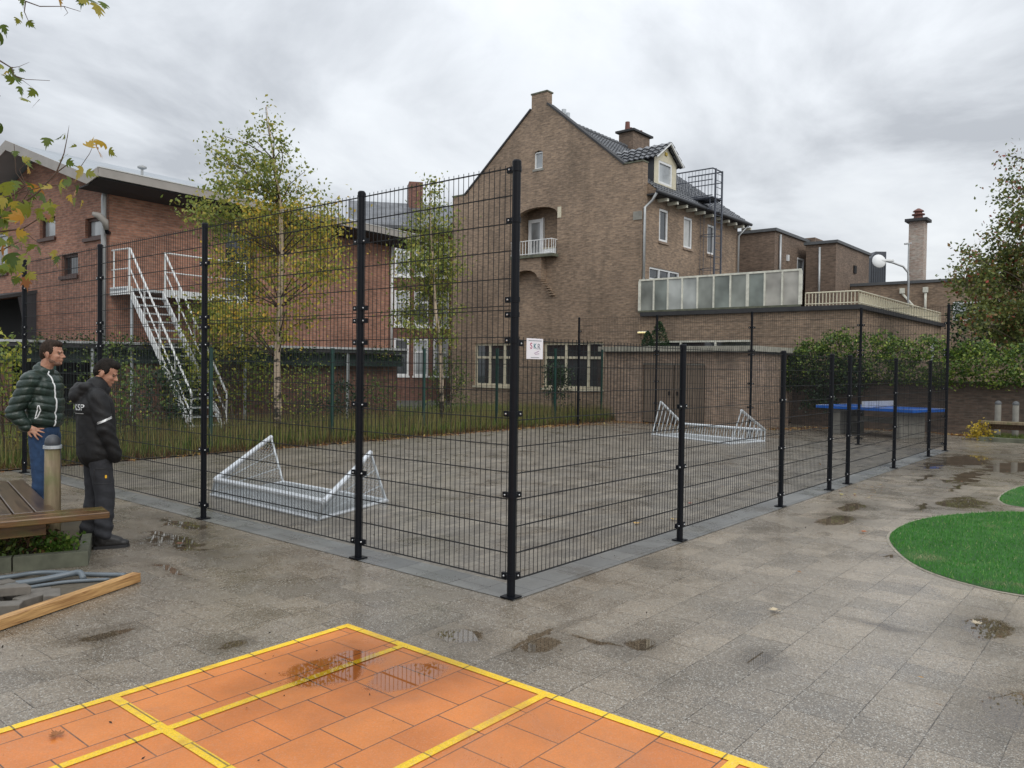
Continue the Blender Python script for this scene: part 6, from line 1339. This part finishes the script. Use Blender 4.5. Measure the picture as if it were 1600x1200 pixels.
# reflective band round the right upper arm, zipper and sleeve trim
m=MB(); n_=12
for k in range(n_+1):
    x=-0.11+0.14*k/n_
    for dz in (0,0.020): m.v.append((x+0.05,-0.5,1.195+x*0.45+dz))
m.f=[(2*k,2*k+2,2*k+3,2*k+1) for k in range(n_)]; o=m.build('reflective_band',plain('reflective',(0.62,0.63,0.63),0.4,0.2,0.3,60),H2,FW,uv=False); project(o,jk,(0,1,0),0.003)
m=MB(); m.obox((0.03,-0.40,0.665),(0.016,0.002,0.028)); o=m.build('pocket_label',plain('amber_label',(0.75,0.42,0.02),0.5),H2,FW,uv=False); project(o,tz,(0,1,0),0.003)
strip('pocket_seam',[(-0.06,-0.4,0.74),(0.06,-0.4,0.735),(0.075,-0.4,0.60),(-0.05,-0.4,0.60),(-0.06,-0.4,0.74)],0.0035,M['black_plastic'],H2,tz,(0,1,0))
# ---------------- man in the green puffer jacket
h1=thing('person','man in dark green puffer jacket and blue jeans with his hand on his hip','person',(0,0,0),FW)
h1.matrix_world=frame(-4.70,7.95,-2); ORG[h1.name]=Vector((0,0,0)); H1=h1
T1=Matrix.Translation((0.075,0,1.775))@Matrix.Rotation(math.radians(8),4,'Z')@Matrix.Rotation(math.radians(2),4,'Y')@Matrix.Diagonal((1.06,1.06,1.06,1))
m=MB(); head(m,T1); capsule(m,T1@Vector((-0.025,0,-0.06)),0.060,(-0.02,0,1.57),0.068)
ellip(m,(-0.02,0,1.34),(0.10,0.15,0.26)); ellip(m,(0,0,1.03),(0.10,0.14,0.18))
capsule(m,(-0.03,-.16,1.50),.05,(-0.15,-.255,1.19),.042); capsule(m,(-0.15,-.255,1.19),.042,(-0.045,-.205,1.045),.030)
capsule(m,(-0.03,.16,1.50),.05,(-0.10,.26,1.23),.042); capsule(m,(-0.10,.26,1.23),.042,(-0.03,.19,1.03),.03)
hand(m,(-0.04,-0.202,1.045),(0.90,0.02,-0.42),(0.25,-1,0.2),1,0.42,0.35,1.0); hand(m,(-0.03,0.19,1.03),(0.3,-0.25,-0.9),(0,1,0),-1,0.1,0.7)
legs(m,0.95,0.50,0.0,0.09,0.08,0.052,0.044,0.09)
for s in (-1,1): capsule(m,(-0.02,s*.11,0.08),0.035,(0.11,s*.12,0.05),0.03)
skin('body',m,0.0055,M['skin'],H1,3,0.42)
faceparts(T1,H1,hairmat('brown_brow',(0.04,0.026,0.017)))
hair('hair',T1,H1,hairmat('brown_hair',(0.03,0.019,0.013)),0.004)
m=MB(); R=T1.to_3x3()
ellip(m,T1@Vector((0.020,0,-0.062)),(0.062,0.0600,0.040),R); ellip(m,T1@Vector((0.050,0,-0.088)),(0.038,0.044,0.027),R)
sb_=skin('stubble',m,0.006,plain('stubble',(0.20,0.115,0.08),0.8,0,0.35,160),H1,2,0.4)
m=MB()
ellip(m,(0,0,1.13),(0.160,0.195,0.14)); capsule(m,(0,0,1.12),0.140,(0,0,1.2),0.145,20,5,1.27); ellip(m,(0.0,0,1.26),(0.165,0.205,0.20)); ellip(m,(-0.015,0,1.42),(0.165,0.215,0.17)); capsule(m,(-0.03,-0.155,1.525),0.085,(-0.03,0.155,1.525),0.085)
capsule(m,(-0.03,0,1.53),0.098,(-0.02,0,1.60),0.090,18,5,1.0); 
capsule(m,(-0.03,-.185,1.505),0.088,(-0.145,-.255,1.19),0.072); capsule(m,(-0.145,-.255,1.19),0.074,(-0.06,-.205,1.055),0.055)
capsule(m,(-0.03,.185,1.505),0.088,(-0.10,.28,1.23),0.074); capsule(m,(-0.10,.28,1.23),0.074,(-0.04,.20,1.05),0.056)
def quilt(co,nm):
    ph=((co[:,2]+0.02*np.sin(co[:,0]*9+co[:,1]*7))%0.075)/0.075; g=np.abs(ph-0.5)*2; return 0.013*(1-g**3.5)-0.006+0.004*np.sin(co[:,0]*38+co[:,2]*23)*np.sin(co[:,1]*33)
pj=skin('puffer_jacket',m,0.0085,cloth('green_nylon',(0.018,0.034,0.026),0.38,16,0.55,0.35,dist=0.012),H1,3,0.5,quilt)
strip('zip',[(0.06,-0.035,1.60),(0.10,-0.06,1.52),(0.16,-0.07,1.42),(0.18,-0.07,1.30),(0.18,-0.07,1.12),(0.16,-0.07,1.05)],0.008,M['white'],H1,pj,(-1,0.25,0))
strip('pocket_zip',[(0.055,-0.5,1.26),(0.04,-0.5,1.20),(0.02,-0.5,1.13),(0.045,-0.5,1.15),(0.07,-0.5,1.22),(0.065,-0.5,1.26),(0.055,-0.5,1.26)],0.006,M['white'],H1,pj,(0,1,0))
m=MB(); ellip(m,(0,0,1.0),(0.122,0.16,0.13)); legs(m,0.94,0.50,0.0,0.092,0.096,0.074,0.060,0.12)
skin('jeans',m,0.009,cloth('blue_denim',(0.020,0.050,0.115),0.85,14,0.4,0.35),H1,4,0.5,wr2)
for s in (-1,1):
    m=MB(); boot(m,-0.0,s*0.115,-0.1*s); b1=skin('shoe',m,0.008,cloth('dark_shoe',(0.02,0.018,0.016),0.5,30,0.3,0.2),H1,2,0.5); s_=MB(); soles(s_,0.0,s*0.115,-0.1*s); s_.build('sole',M['black_plastic'],b1,FW)
